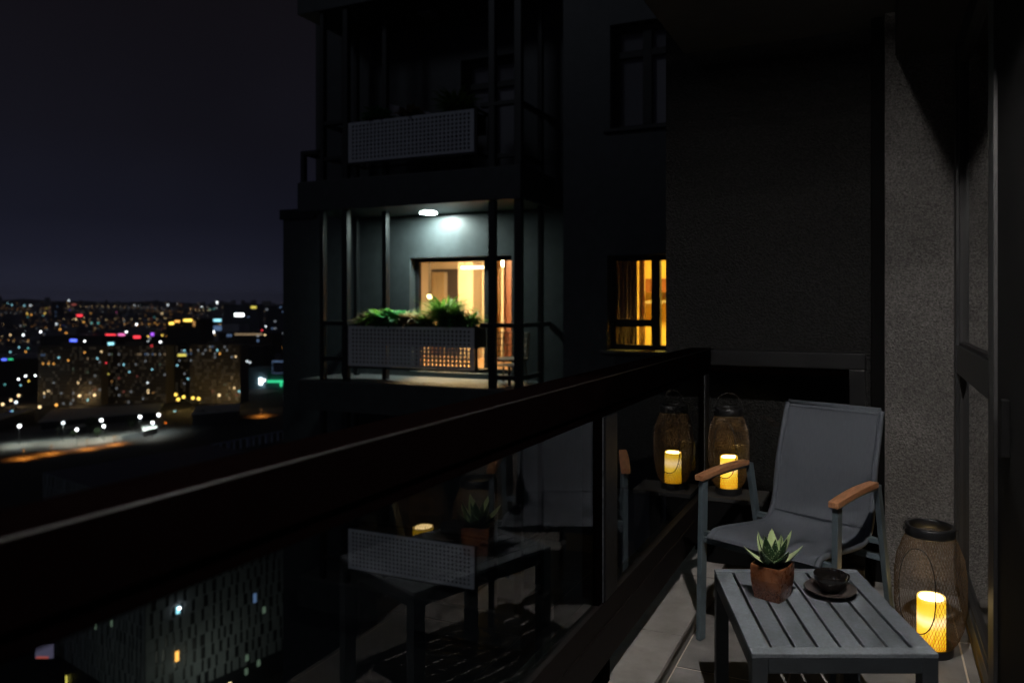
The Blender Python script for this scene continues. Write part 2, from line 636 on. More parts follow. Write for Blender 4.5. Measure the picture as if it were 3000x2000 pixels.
while y < 3.6:
    y1 = min(y + 0.597, 3.6)
    B(-0.955, -0.684, y, y1, 0.080, 0.101 + random.uniform(-.0005, .0005)).build('coping_tile', 'kerb_tile', kb, bevel=0.003, seg=2)
    B(-0.709, -0.70, y, y1, 0.001, 0.070).build('skirting_tile', 'kerb_tile', kb, bevel=0.001, seg=1)
    y += 0.6
# kerb across the far end under the end railing
up = B(-0.70, -0.055, 3.56, WY - 0.004, 0.0, 0.078).build('end_kerb', 'concrete')
props(up, kind='structure')
for k in range(2):
    B(-0.684 + k * 0.317, -0.684 + k * 0.317 + 0.312, 3.54, WY - 0.006, 0.080, 0.101).build('coping_tile', 'kerb_tile', up, bevel=0.003)
ph = thing('plinth', 'low black plinth under the corner lantern', 'plinth', (-0.70, 3.48, 0.10))
B(-0.792, -0.505, 3.385, 3.585, 0.103, 0.398).build('body', 'black_matte', ph, bevel=0.004)
B(-0.797, -0.498, 3.378, 3.590, 0.400, 0.420).build('slab', 'concrete_dark', ph, bevel=0.003)
# walls
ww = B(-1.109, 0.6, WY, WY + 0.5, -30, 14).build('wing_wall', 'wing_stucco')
props(ww, 'dark grey stucco wall rising behind the end of the balcony railing', 'wall')
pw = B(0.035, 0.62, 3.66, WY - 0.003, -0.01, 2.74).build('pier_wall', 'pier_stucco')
props(pw, 'narrow light grey rough stucco wall beside the window, lit from above', 'wall')
ft = B(-0.028, 0.032, 3.70, 3.85, 0.0, 2.74).build('corner_fin', 'black_matte', bevel=0.003)
props(ft, 'black vertical corner fin between dark wall and light stucco wall', 'fin')
ce = B(-1.0, 0.62, -1.6, WY - 0.003, 2.745, 3.0).build('ceiling', 'ceiling_paint')
props(ce, kind='structure')
bh = B(0.08, 0.62, -1.6, 3.657, 2.532, 2.743).build('shading_beam', 'dark_paint')  # added beam, its edge placed to cast the slanting shadow on the pier
props(bh, kind='structure')
# side window with a dark room behind
sw = thing('side_window', 'dark framed side window reflecting the stucco wall and the lantern', 'window', (0.36, 3.0, 0.09))
MB().box(0.33, 0.385, 3.565, 3.655, 0.092, 2.53).build('frame_post', 'frame_metal', sw, bevel=0.003)
MB().box(0.333, 0.382, 2.432, 3.563, 0.094, 0.15).box(0.333, 0.382, 2.432, 3.563, 1.04, 1.165).box(0.333, 0.382, 2.432, 3.563, 2.43, 2.529).build('frame_rail', 'frame_metal', sw, bevel=0.003)
MB().box(0.312, 0.40, 2.322, 2.43, 0.004, 2.53).build('frame_strip', 'frame_strip', sw, bevel=0.004)
MB().box(0.342, 0.374, 3.54, 3.564, 0.152, 1.038).box(0.342, 0.374, 3.54, 3.564, 1.167, 2.428).box(0.342, 0.374, 2.434, 3.538, 1.167, 1.18).box(0.342, 0.374, 2.434, 3.538, 0.152, 0.164).build('bead', 'frame_strip', sw, bevel=0.002)
for z0, z1 in ((0.166, 1.036), (1.182, 2.428)):
    MB().add([(0.357, 2.434, z0), (0.357, 3.538, z0), (0.357, 3.538, z1), (0.357, 2.434, z1)], [(0, 1, 2, 3)]).build('pane', 'window_glass', sw)
B(0.352, 0.372, 2.432, 3.656, 0.0, 0.088).build('sill', 'kerb_tile', sw, bevel=0.003)
B(0.312, 0.318, 2.36, 2.39, 1.83, 1.88).build('latch_plate', 'frame_metal', sw, bevel=0.001)
dp = thing('door_panel', 'matte black door panel at the right edge beside the window', 'door', (0.36, 0.4, 0))
B(0.322, 0.40, -1.6, 2.318, 0.002, 2.53).build('panel', 'black_matte', dp, bevel=0.003)
B(0.300, 0.321, 2.10, 2.13, 0.95, 1.10).build('handle', 'black_matte', dp, bevel=0.004)
rb = MB().box(0.80, 0.90, -1.6, 3.9, 0, 2.6).box(0.405, 0.80, -1.6, -1.55, 0, 2.6).build('dark_room', 'black_matte')
props(rb, kind='structure')

# ceiling downlight (real lamp that lights the balcony; above the picture)
dl = thing('ceiling_downlight', 'small round white ceiling downlight above the balcony table', 'lamp', (0.035, 1.3, 2.65))
LX, LY, LZ = 0.035, 1.2, 2.65
MB().lathe([(0.0, LZ), (0.0102, LZ)], 24, (LX, LY, 0)).build('lens', 'downlight_lens', dl)
MB().lathe([(0.0105, LZ + 0.004), (0.04, LZ + 0.002), (0.04, 2.744), (0.034, 2.744), (0.034, LZ + 0.01)], 24, (LX, LY, 0)).build('housing', 'frame_metal', dl)

# ================================================================== RAILING
rl = thing('balcony_railing', 'dark bronze metal railing with glass panes along the balcony edge', 'railing', (-0.85, 1.2, 0.1))
RT = 1.118
B(-0.925, -0.80, -1.6, 3.70, 1.024, RT).build('top_rail', 'rail_metal', rl, bevel=0.0035, seg=3)
B(-0.875, -0.808, -1.6, 3.60, 0.992, 1.0225).build('glazing_channel', 'rail_metal', rl, bevel=0.002)
MB().tube([(-0.8005, -1.6, RT - 0.0005), (-0.8005, 3.60, RT - 0.0005)], 0.0021, 6).build('edge_highlight', 'rail_highlight', rl, smooth=True)  # thin added strip standing in for the highlight on the rail's edge
B(-0.89, -0.803, -1.6, 3.50, 0.205, 0.325).build('bottom_rail', 'rail_lower', rl, bevel=0.004)
B(-0.865, -0.806, -1.6, 3.50, 0.327, 0.402).build('glazing_channel', 'rail_lower', rl, bevel=0.003)
posts = [(0.10, 0.19), (2.105, 2.215), (3.525, 3.60)]
for (a, b) in posts:
    B(-0.885, -0.803, a, b, 0.404, 0.990).build('post', 'rail_metal_in', rl, bevel=0.003)
    B(-0.862, -0.826, a + 0.01, b - 0.01, 0.102, 0.204).build('foot', 'rail_metal', rl, bevel=0.002)
    B(-0.838, -0.812, a - 0.040, a - 0.003, 0.404, 0.990).build('glazing_bead', 'rail_metal', rl, bevel=0.001)
    B(-0.8115, -0.8085, a - 0.0085, a - 0.0055, 0.404, 0.990).build('glass_edge_glint', 'edge_glint', rl)  # added bright strip in place of the highlight on the lit glass edge
for (a, b) in ((-1.6, 0.058), (0.192, 2.063), (2.217, 3.483)):
    MB().add([(-0.822, a, 0.404), (-0.822, b, 0.404), (-0.822, b, 0.991), (-0.822, a, 0.991)], [(0, 1, 2, 3)]).build('glass_pane', 'rail_glass', rl)
er = thing('end_railing', 'dark metal railing frame closing the far end of the balcony', 'railing', (-0.45, 3.63, 0.1))
B(-0.798, -0.05, 3.60, 3.67, 1.035, RT - 0.004).build('top_rail', 'rail_metal_in', er, bevel=0.006, seg=3)
B(-0.125, -0.052, 3.602, 3.668, 0.103, 1.033).build('post', 'rail_metal_in', er, bevel=0.003)
B(-0.80, -0.127, 3.605, 3.665, 0.205, 0.40).build('bottom_rail', 'rail_metal', er, bevel=0.003)
B(-0.80, -0.127, 3.615, 3.655, 1.000, 1.033).build('glazing_channel', 'rail_metal', er, bevel=0.002)
MB().add([(-0.80, 3.635, 0.402), (-0.128, 3.635, 0.402), (-0.128, 3.635, 0.998), (-0.80, 3.635, 0.998)], [(0, 1, 2, 3)]).build('glass_pane', 'clear_glass', er)

# ================================================================== TABLE
TZ = 0.45
TC = (-0.184, 2.203)
TR = R(21.6)
tb = thing('side_table', 'small grey slatted metal side table carrying plant and cup', 'table', (TC[0], TC[1], 0), TR)
TW, TD = 0.482, 0.585


def tbuild(m, name, mt, **k):
    return m.build(name, mt, tb, world=False, **k)


hw, hd = TW / 2, TD / 2
bw = 0.030
tbuild(B(-hw, hw, -hd, -hd + 0.036, TZ - 0.012, TZ), 'end_slat', 'table_metal', bevel=0.0015, seg=1)
tbuild(B(-hw, hw, hd - 0.030, hd, TZ - 0.012, TZ), 'end_slat', 'table_metal', bevel=0.0015, seg=1)
gap = 0.0085
ns = 8
sw_ = (TW - gap * (ns - 1)) / ns
for i in range(ns):
    x0 = -hw + i * (sw_ + gap)
    tbuild(B(x0, x0 + sw_, -hd + 0.0368, hd - 0.0308, TZ - 0.012, TZ - random.uniform(0, 0.0005)), 'slat', 'table_metal', bevel=0.0015, seg=1)
for sx in (-1, 1):
    tbuild(B(sx * (hw - 0.0005), sx * (hw - 0.022), -hd + 0.043, hd - 0.043, TZ - 0.052, TZ - 0.0125), 'apron', 'table_frame', bevel=0.002)
    for sy in (-1, 1):
        tbuild(B(sx * (hw - 0.0003), sx * (hw - 0.042), sy * (hd - 0.0003), sy * (hd - 0.042), 0.001, TZ - 0.0125), 'leg', 'table_frame', bevel=0.002)
for sy in (-1, 1):
    tbuild(B(-hw + 0.0425, hw - 0.0425, sy * (hd - 0.0005), sy * (hd - 0.022), TZ - 0.052, TZ - 0.0125), 'apron', 'table_frame', bevel=0.002)

# ================================================================== CHAIR
ch = thing('armchair', 'grey sling armchair with wooden armrests behind the table', 'chair', (-0.402, 2.70, 0), R(-21.5))


def cb(m, name, mt, **k):
    return m.build(name, mt, ch, world=False, **k)


def spline(pts, n):
    out = []
    P = [Vector((0,) + p) if len(p) == 2 else Vector(p) for p in pts]
    P = [P[0] * 2 - P[1]] + P + [P[-1] * 2 - P[-2]]
    for i in range(1, len(P) - 2):
        for k in range(n):
            t = k / n
            a, b, c, d = P[i - 1], P[i], P[i + 1], P[i + 2]
            out.append(0.5 * ((2 * b) + (c - a) * t + (2 * a - 5 * b + 4 * c - d) * t * t + (3 * b - a - 3 * c + d) * t ** 3))
    out.append(P[-2])
    return out


prof = spline([(-0.015, 0.425), (0.0, 0.440), (0.03, 0.448), (0.12, 0.440), (0.28, 0.417), (0.385, 0.408), (0.445, 0.425), (0.480, 0.475), (0.500, 0.56), (0.525, 0.68), (0.565, 0.80), (0.602, 0.905)], 6)
half = 0.218
m = MB()
nw = 14
for side in (0, 1):
    vs = []
    for j, p in enumerate(prof):
        f = j / (len(prof) - 1)
        w = half - 0.012 * f
        a = prof[max(j - 1, 0)]
        b = prof[min(j + 1, len(prof) - 1)]
        d = (b - a).normalized()
        nrm = Vector((0, -d.z, d.y))
        for i in range(nw + 1):
            u = -1 + 2 * i / nw
            sag = 0.010 * (1 - u * u) * math.sin(math.pi * min(1, max(0, f)))
            vs.append(Vector((u * w, p.y, p.z)) - nrm * (sag + (0.003 if side else 0)))
    fs = []
    for j in range(len(prof) - 1):
        for i in range(nw):
            q = (j * (nw + 1) + i, j * (nw + 1) + i + 1, (j + 1) * (nw + 1) + i + 1, (j + 1) * (nw + 1) + i)
            fs.append(q if side == 0 else q[::-1])
    m.add(vs, fs)
nn = len(prof) * (nw + 1)
m.f += [(i, i + 1, nn + i + 1, nn + i) for i in range(nw)]
m.m += [0] * nw
last = (len(prof) - 1) * (nw + 1)
m.f += [(last + i, last + i + 1, nn + last + i + 1, nn + last + i) for i in range(nw)]
m.m += [0] * nw
cb(m, 'sling', 'sling', smooth=True, recalc=False)
m = MB()
for yy, zz in ((0.462, 0.450), (0.595, 0.885)):
    pr = min(prof, key=lambda p: abs(p.y - yy) + abs(p.z - zz))
    cb(B(-0.205, 0.205, pr.y - 0.004, pr.y - 0.001, pr.z - 0.003, pr.z + 0.003), 'seam', 'sling')
for sx in (-1, 1):
    rail = [Vector((sx * (half + 0.008 - 0.012 * j / len(prof)), p.y, p.z - 0.004)) for j, p in enumerate(prof)]
    cb(MB().tube(rail, 0.0125, 8), 'side_rail', 'sling', smooth=True)
    X = sx * 0.282
    Mx = Matrix.Translation((X, 0.0, 0))
    # front leg, slightly raked
    mm = MB()
    mm.add([(X - 0.011, -0.012, 0.001), (X + 0.011, -0.012, 0.001), (X + 0.011, 0.026, 0.001), (X - 0.011, 0.026, 0.001),
            (X - 0.011, 0.006, 0.632), (X + 0.011, 0.006, 0.632), (X + 0.011, 0.044, 0.632), (X - 0.011, 0.044, 0.632)],
           [(0, 3, 2, 1), (4, 5, 6, 7), (0, 1, 5, 4), (1, 2, 6, 5), (2, 3, 7, 6), (3, 0, 4, 7)])
    cb(mm, 'leg', 'chair_metal', bevel=0.003)
    mm = MB()
    mm.add([(X - 0.011, 0.520, 0.001), (X + 0.011, 0.520, 0.001), (X + 0.011, 0.556, 0.001), (X - 0.011, 0.556, 0.001),
            (X - 0.011, 0.362, 0.650), (X + 0.011, 0.362, 0.650), (X + 0.011, 0.396, 0.650), (X - 0.011, 0.396, 0.650)],
           [(0, 3, 2, 1), (4, 5, 6, 7), (0, 1, 5, 4), (1, 2, 6, 5), (2, 3, 7, 6), (3, 0, 4, 7)])
    cb(mm, 'leg', 'chair_metal', bevel=0.003)
    # arm support bar and wooden arm
    arm = spline([(-0.008, 0.648), (0.08, 0.655), (0.18, 0.659), (0.29, 0.658), (0.352, 0.655)], 6)
    mm = MB()
    vs, fs = [], []
    for p in arm:
        f = (p.y + 0.008) / 0.36
        w = 0.018 + 0.003 * math.sin(math.pi * min(1, f * 0.9 + 0.1))
        for (dx, dz) in ((-w, 0.0), (w, 0.0), (w, 0.021), (-w, 0.021)):
            vs.append((X + dx, p.y, p.z + dz - 0.008))
    N = len(arm)
    for i in range(N - 1):
        for k in range(4):
            q = (k + 1) % 4
            fs.append((i * 4 + k, i * 4 + q, (i + 1) * 4 + q, (i + 1) * 4 + k))
    fs += [(3, 2, 1, 0), tuple((N - 1) * 4 + k for k in range(4))]
    mm.add(vs, fs)
    cb(mm, 'armrest', 'wood_arm', bevel=0.003)
    cb(MB().tube([Vector((X, p.y, p.z - 0.016)) for p in arm[1:]] + [Vector((X, 0.385, 0.642))], 0.0075, 6), 'arm_bar', 'chair_metal')
    cb(B(sx * 0.225, sx * 0.270, 0.012, 0.034, 0.418, 0.436), 'bracket', 'chair_metal', bevel=0.001)
    cb(B(sx * 0.225, sx * 0.272, 0.425, 0.45, 0.405, 0.425), 'bracket', 'chair_metal', bevel=0.001)
cb(MB().box(-0.27, 0.27, 0.006, 0.034, 0.392, 0.416), 'cross_bar', 'chair_metal', bevel=0.003)
cb(MB().box(-0.27, 0.27, 0.455, 0.483, 0.330, 0.354), 'cross_bar', 'chair_metal', bevel=0.003)
cb(MB().tube([(-0.209, 0.604, 0.906), (0.209, 0.604, 0.906)], 0.010, 8), 'top_bar', 'sling', smooth=True)

# ================================================================== LANTERNS AND CANDLES


def lantern(loc, h, r, label, oval_ang, handle_up, seed):
    """wire lantern: h height of mesh body to the top ring, r greatest radius"""
    t = thing('wire_lantern', label, 'lantern', loc, 0, 'wire lanterns with candles')
    k = r / 0.13

    def rad(z):
        f = (z - 0.03) / (h - 0.03)
        pts = [(0, 0.082), (0.08, 0.104), (0.2, 0.121), (0.36, 0.130), (0.62, 0.130), (0.78, 0.122), (0.90, 0.104), (1.0, 0.086)]
        for (a, ra), (b, rb_) in zip(pts, pts[1:]):
            if f <= b:
                u = (f - a) / (b - a)
                u = u * u * (3 - 2 * u) * 0.5 + u * 0.5
                return (ra + (rb_ - ra) * u) * k
        return 0.086 * k
    zc, hz, hwid = 0.028 + h * 0.51, h * 0.345, 0.072 * k

    def inside(p):
        ang = math.atan2(p.y, p.x) - oval_ang
        ang = (ang + math.pi) % (2 * math.pi) - math.pi
        if abs(ang) > 1.3: return False
        sx = ang * 0.128 * k / hwid
        sy = (p.z - zc) / hz
        return abs(sx) ** 2.6 + abs(sy) ** 2.6 < 1
    m = MB()
    NH, NS = 66, 48
    turn = 1.15
    for sgn in (-1, 1):
        for a in range(NH):
            run = []
            for s_ in range(NS + 1):
                z = 0.03 + (h - 0.03) * s_ / NS
                th = 2 * math.pi * a / NH + sgn * turn * s_ / NS
                rr = rad(z)
                p = Vector((rr * math.cos(th), rr * math.sin(th), z))
                if inside(p):
                    if len(run) > 1: m.tube(run, 0.00075, 3, cap=False)
                    run = []
                else:
                    run.append(p)
            if len(run) > 1: m.tube(run, 0.00075, 3, cap=False)
    mesh = m.build('wire_mesh', 'lantern_wire', t, world=False, recalc=False)
    ring = []
    for i in range(56):
        a = 2 * math.pi * i / 56
        c, s_ = math.cos(a), math.sin(a)
        e = 2 / 2.6
        sx = math.copysign(abs(c) ** e, c) * hwid
        sy = math.copysign(abs(s_) ** e, s_) * hz
        z = zc + sy
        th = oval_ang + sx / (0.128 * k)
        rr = rad(z) + 0.0008
        ring.append(Vector((rr * math.cos(th), rr * math.sin(th), z)))
    MB().tube(ring, 0.0022, 6, closed=True).build('opening_ring', 'lantern_black', t, world=False, smooth=True)
    rk = 0.088 * k
    MB().lathe([(rk - 0.006, h - 0.004), (rk + 0.001, h - 0.004), (rk + 0.003, h), (rk + 0.003, h + 0.030), (rk, h + 0.034), (rk - 0.010, h + 0.034), (rk - 0.012, h + 0.030), (rk - 0.012, h + 0.002)], 48, close=True).build('top_ring', 'lantern_black', t, world=False, smooth=True, bevel=0)
    MB().lathe([(0.0, 0.010), (0.078 * k, 0.010), (0.078 * k, 0.032), (0.084 * k, 0.032), (0.084 * k, 0.001), (0.0, 0.001)], 48).build('base_tray', 'lantern_black', t, world=False)
    if handle_up:
        hp = [Vector((math.cos(a) * (rk + 0.003), 0, h + 0.018 + math.sin(a) * 0.088)) for a in [math.pi * i / 24 for i in range(25)]]
        M_ = Matrix.Rotation(R(18), 4, 'Z')
    else:
        hp = [Vector((math.cos(a) * (rk + 0.006), math.sin(a) * (rk + 0.010), h + 0.016 - 0.006 * math.sin(a))) for a in [math.pi * i / 24 for i in range(25)]]
        M_ = Matrix.Rotation(R(10), 4, 'Z')
    MB().tube([M_ @ p for p in hp], 0.0026, 6).build('handle', 'lantern_black', t, world=False, smooth=True)
    for e in (-1, 1):
        q = M_ @ Vector((e * (rk + 0.003), 0, h + 0.017))
        MB().tube([q * 1 - (M_ @ Vector((e * 0.004, 0, 0))), q + (M_ @ Vector((e * 0.009, 0, 0)))], 0.006, 10).build('rivet', 'lantern_black', t, world=False, smooth=True)
    return t


def candle(loc, r, h, label):
    c = thing('candle', label, 'candle', loc, 0, 'glowing candles in lanterns')
    n = 40
    m = MB()
    vs, fs = [], []
    levels = [0, 0.1, 0.25, 0.4, 0.5, 0.6, 0.75, 0.9, 0.97, 1.0]
    for f in levels:
        for k in range(n):
            a = 2 * math.pi * k / n
            top = 0.0018 * math.sin(a + 0.6) + 0.0008 * math.sin(3 * a)
            rr = r * (1 - (0.02 if f == 1.0 else 0))
            vs.append((rr * math.cos(a), rr * math.sin(a), h * f + (top * f ** 4)))
    P = len(levels)
    for i in range(P - 1):
        for k in range(n):
            q = (k + 1) % n
            fs.append((i * n + k, i * n + q, (i + 1) * n + q, (i + 1) * n + k))
    k0 = len(vs)
    for k in range(n):
        a = 2 * math.pi * k / n
        top = 0.0018 * math.sin(a + 0.6) + 0.0008 * math.sin(3 * a)
        vs.append((r * 0.86 * math.cos(a), r * 0.86 * math.sin(a), h + top - 0.003))
    for k in range(n):
        q = (k + 1) % n
        fs.append(((P - 1) * n + k, (P - 1) * n + q, k0 + q, k0 + k))
    fs.append(tuple(range(n))[::-1])
    m.add(vs, fs)
    m.build('wax_body', 'candle_wax', c, world=False, smooth=True)
    m = MB()
    vs, fs = [], []
    for j, f in enumerate((0.86, 0.5, 0.0)):
        for k in range(n if f > 0 else 1):
            a = 2 * math.pi * k / n
            top = (0.0018 * math.sin(a + 0.6) + 0.0008 * math.sin(3 * a)) * f / 0.86
            vs.append((r * f * math.cos(a), r * f * math.sin(a), h + top - 0.003 - 0.004 * (1 - f / 0.86)))
    for k in range(n):
        q = (k + 1) % n
        fs.append((k, q, n + q, n + k))
        fs.append((n + k, n + q, 2 * n))
    m.add(vs, fs)
    m.build('wax_pool', 'candle_pool', c, world=False, smooth=True)
    return c


def cam_dir(x, y):
    return math.atan2(-y, -x)


LR = (0.192, 3.045, 0.001)
lantern(LR, 0.455, 0.130, 'large bronze wire lantern on the floor beside the window', cam_dir(LR[0], LR[1]) - R(24), False, 1)
candle((LR[0] + 0.004, LR[1], 0.0125), 0.052, 0.200, 'thick glowing amber candle inside the floor lantern by the window')
LL = (-0.682, 3.486, 0.4206)
lantern(LL, 0.385, 0.100, 'smaller bronze wire lantern with raised handle in the railing corner', cam_dir(LL[0], LL[1]) - R(12), True, 2)
candle((LL[0] + 0.002, LL[1], 0.4320), 0.042, 0.168, 'glowing amber candle in the corner lantern, half behind an armrest')

# ================================================================== SUCCULENT
PX, PY = -0.300, 2.228
pl = thing('succulent_plant', 'small spotted succulent in a faceted brown orange pot on the table', 'plant', (PX, PY, TZ + 0.0006), R(0))
m = MB()
n = 8
rings = []
levels = [(0.000, 0.050, 0.10), (0.030, 0.056, 0.12), (0.062, 0.0605, 0.3), (0.098, 0.061, 0.55), (0.104, 0.060, 0.6), (0.104, 0.053, 0.6), (0.088, 0.052, 0.6)]
vs, fs = [], []
for (z, rr, blend) in levels:
    for k in range(n):
        a = 2 * math.pi * k / n + R(-62)
        # corners of a turned square alternate with flat chamfers, rounder to the rim
        sq = 1.06 if k % 2 == 0 else 0.80 + 0.05 * blend
        vs.append((rr * sq * 1.10 * math.cos(a), rr * sq * 1.10 * math.sin(a), z))
for i in range(len(levels) - 1):
    for k in range(n):
        q = (k + 1) % n
        fs.append((i * n + k, i * n + q, (i + 1) * n + q, (i + 1) * n + k))
fs.append(tuple(range(n))[::-1])
m.add(vs, fs)
m.build('pot', 'pot_glaze', pl, world=False, bevel=0.0022, seg=2)
MB().lathe([(0.0, 0.090), (0.049, 0.090)], 16).build('soil', 'soil', pl, world=False)


def leaf(az, lean, length, width, base_r, z0):
    NL, NW = 12, 6
    M_ = Matrix.Rotation(az, 4, 'Z')
    vs, col = [], []
    cur = Vector((base_r, 0, z0))
    ang = lean
    step = length / NL
    cen = []
    for i in range(NL + 1):
        cen.append((cur.copy(), ang))
        cur = cur + Vector((math.sin(ang), 0, math.cos(ang))) * step
        ang -= 0.55 / NL * (1 if i > 3 else -0.6)
    fs = []
    for side in (0, 1):
        for i, (c, a) in enumerate(cen):
            f = i / NL
            w = width * (0.62 + 0.75 * f if f < 0.45 else 0.96) * (1 if f < 0.42 else max(0.0, (1 - (f - 0.42) / 0.58)) ** 0.8)
            nrm = Vector((-math.cos(a), 0, math.sin(a)))     # towards the rosette's axis
            th = 0.0075 * (1 - f) ** 0.7
            for k in range(NW + 1):
                u = -1 + 2 * k / NW
                cup = 0.20 * w * (u * u)
                off = nrm * (cup + (0.0 if side == 0 else -th * (1 - u * u) - 0.0006))
                vs.append(M_ @ (c + Vector((0, u * w, 0)) + off))
                col.append(1.0 if side == 0 else 0.0)
    per = (NL + 1) * (NW + 1)
    for side in (0, 1):
        for i in range(NL):
            for k in range(NW):
                q = [side * per + i * (NW + 1) + k, side * per + i * (NW + 1) + k + 1, side * per + (i + 1) * (NW + 1) + k + 1, side * per + (i + 1) * (NW + 1) + k]
                fs.append(tuple(q if side == 0 else q[::-1]))
    for i in range(NL):
        for k in (0, NW):
            a, b = i * (NW + 1) + k, (i + 1) * (NW + 1) + k
            fs.append((a, b, per + b, per + a))
    mb = MB().add(vs, fs)
    o = mb.build('leaf', 'succulent_leaf', pl, world=False, smooth=True)
    at_ = o.data.color_attributes.new('face_side', 'FLOAT_COLOR', 'POINT')
    for i, c in enumerate(col): at_.data[i].color = (c, c, c, 1)
    # little pale teeth along the margins
    t = MB()
    for i in range(1, NL):
        for k in (0, NW):
            p = vs[i * (NW + 1) + k]
            c0 = M_ @ cen[i][0]
            d = (p - c0)
            if d.length < 1e-4: continue
            d.normalize()
            t.tube([p - d * 0.001, p + d * 0.0028], [0.0011, 0.0001], 4, cap=False)
    return o, t


teeth = MB()
rr = random.Random(5)
for i in range(6):
    o, t = leaf(2 * math.pi * i / 6 + 0.25 + rr.uniform(-.1, .1), R(47 + rr.uniform(-5, 5)), 0.104 + rr.uniform(-.006, .006), 0.0225, 0.012, 0.088)
    teeth.add(t.v, t.f)
for i in range(5):
    o, t = leaf(2 * math.pi * i / 5 + 0.55 + rr.uniform(-.1, .1), R(25 + rr.uniform(-4, 4)), 0.118 + rr.uniform(-.008, .008), 0.0245, 0.006, 0.092)
    teeth.add(t.v, t.f)
for i in range(4):
    o, t = leaf(math.pi * i / 2 + 0.4, R(15 + 4 * (i % 2)), 0.098, 0.017, 0.003, 0.095)
    teeth.add(t.v, t.f)
mat('leaf_teeth', (0.5, 0.58, 0.38), 0.6)
tt = teeth.build('leaf_teeth', 'leaf_teeth', pl, world=False)
tt['kind'] = 'stuff'

# ================================================================== CUP AND SAUCER
UX, UY = -0.136, 2.318
sc_ = thing('saucer', 'dark brown glazed saucer under the coffee cup', 'saucer', (UX, UY, TZ + 0.0006))
MB().lathe([(0.0, 0.003), (0.026, 0.003), (0.027, 0.0), (0.033, 0.0), (0.036, 0.004), (0.058, 0.010), (0.0775, 0.0165), (0.0795, 0.0178), (0.079, 0.0192), (0.0765, 0.0190), (0.056, 0.0130), (0.034, 0.0085), (0.031, 0.0070), (0.0, 0.0068)], 64).build('dish', 'saucer_glaze', sc_, world=False, smooth=True)
cu = thing('coffee_cup', 'dark brown glazed coffee cup with handle on its saucer', 'cup', (UX, UY, TZ + 0.0080))
cu.scale = (1, 1, 0.88)
MB().lathe([(0.0, 0.002), (0.022, 0.002), (0.0235, 0.0), (0.027, 0.0), (0.029, 0.004), (0.039, 0.013), (0.0465, 0.028), (0.0495, 0.046), (0.0505, 0.060), (0.0500, 0.0612), (0.0485, 0.060), (0.0470, 0.046), (0.0438, 0.029), (0.0365, 0.0155), (0.026, 0.0085), (0.0, 0.0075)], 64).build('bowl', 'cup_glaze', cu, world=False, smooth=True)
hp = spline([(0.046, 0, 0.050), (0.058, 0, 0.0515), (0.067, 0, 0.045), (0.067, 0, 0.034), (0.058, 0, 0.025), (0.0435, 0, 0.0215)], 6)
MB().tube([Matrix.Rotation(R(38), 4, 'Z') @ p for p in hp], [0.0046 - 0.001 * math.sin(math.pi * i / (len(hp) - 1)) for i in range(len(hp))], 10).build('handle', 'cup_glaze', cu, world=False, smooth=True)

# ================================================================== NEIGHBOUR TOWER
NF = 8.36       # front edge of the neighbour's balconies
NB = 9.40       # facade plane
nb = thing('neighbour_tower', 'dark apartment tower with corner balconies across from our railing', 'building', (-6.0, 9.4, -90))
XL, XR = -8.22, -4.40
WIN1 = (-6.93, -5.10, 0.28, 2.08)     # lit balcony door opening
FB = 8.65     # facade right of the balconies stands forward
WIN2 = (-3.28, -2.10, 0.75, 1.98)     # lit right window (repeats upstairs, dark)
UDOOR = (-5.98, -5.05, 3.25, 5.10)


def wall_with_holes(x0, x1, z0, z1, holes, y0, y1, name, mt):
    xs_ = sorted({x0, x1} | {h[0] for h in holes} | {h[1] for h in holes})
    zs_ = sorted({z0, z1} | {h[2] for h in holes} | {h[3] for h in holes})
    m = MB()
    for a, b in zip(xs_, xs_[1:]):
        for c, d in zip(zs_, zs_[1:]):
            mx, mz = (a + b) / 2, (c + d) / 2
            if any(h[0] < mx < h[1] and h[2] < mz < h[3] for h in holes): continue
            m.box(a, b, y0, y1, c, d)
    o = m.build(name, mt, nb)
    bm = bmesh.new(); bm.from_mesh(o.data)
    bmesh.ops.remove_doubles(bm, verts=bm.verts, dist=0.0005)
    dup = {}
    for f in bm.faces:
        key = tuple(sorted(v.index for v in f.verts))
        dup.setdefault(key, []).append(f)
    bmesh.ops.delete(bm, geom=[f for g in dup.values() if len(g) > 1 for f in g], context='FACES')
    bm.to_mesh(o.data); bm.free()
    return o


WIN2U = (-3.24, -2.10, 3.62, 4.98)
WIN2L = (-3.28, -2.10, -2.25, -1.02)
wall_with_holes(-9.56, -3.86, -30.0, 2.94, [WIN1], NB, NB + 0.25, 'facade_wall', 'tower_paint')
wall_with_holes(-3.91, 3.0, -30.0, 14.0, [WIN2, WIN2U, WIN2L], FB, FB + 0.25, 'facade_wall', 'tower_paint')
B(-3.91, -3.86, FB + 0.2505, NB - 0.0005, -30, 14).build('return_wall', 'tower_paint', nb)
wall_with_holes(-8.84, -3.86, 2.9405, 14.0, [UDOOR], NB, NB + 0.25, 'facade_wall', 'tower_paint')
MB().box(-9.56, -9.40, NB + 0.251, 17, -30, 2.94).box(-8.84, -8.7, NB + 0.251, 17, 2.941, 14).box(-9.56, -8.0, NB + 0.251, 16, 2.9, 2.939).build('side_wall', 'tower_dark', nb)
MB().box(-9.60, -8.84, NB - 0.04, NB - 0.002, 2.80, 2.97).build('parapet_cap', 'tower_dark', nb)
# floor slabs of the balconies
for k in (-1, 0, 1, 2):
    z = 3.0 * k
    B(XL, XR, NF, NB - 0.002, z - 0.25, z + 0.19).build('balcony_slab', 'tower_paint', nb, bevel=0.006)
    if k < 2:
        B(XL + 0.02, XR - 0.02, NF + 0.02, NB - 0.004, z + 0.1915, z + 0.205).build('balcony_paving', 'tower_slab', nb)


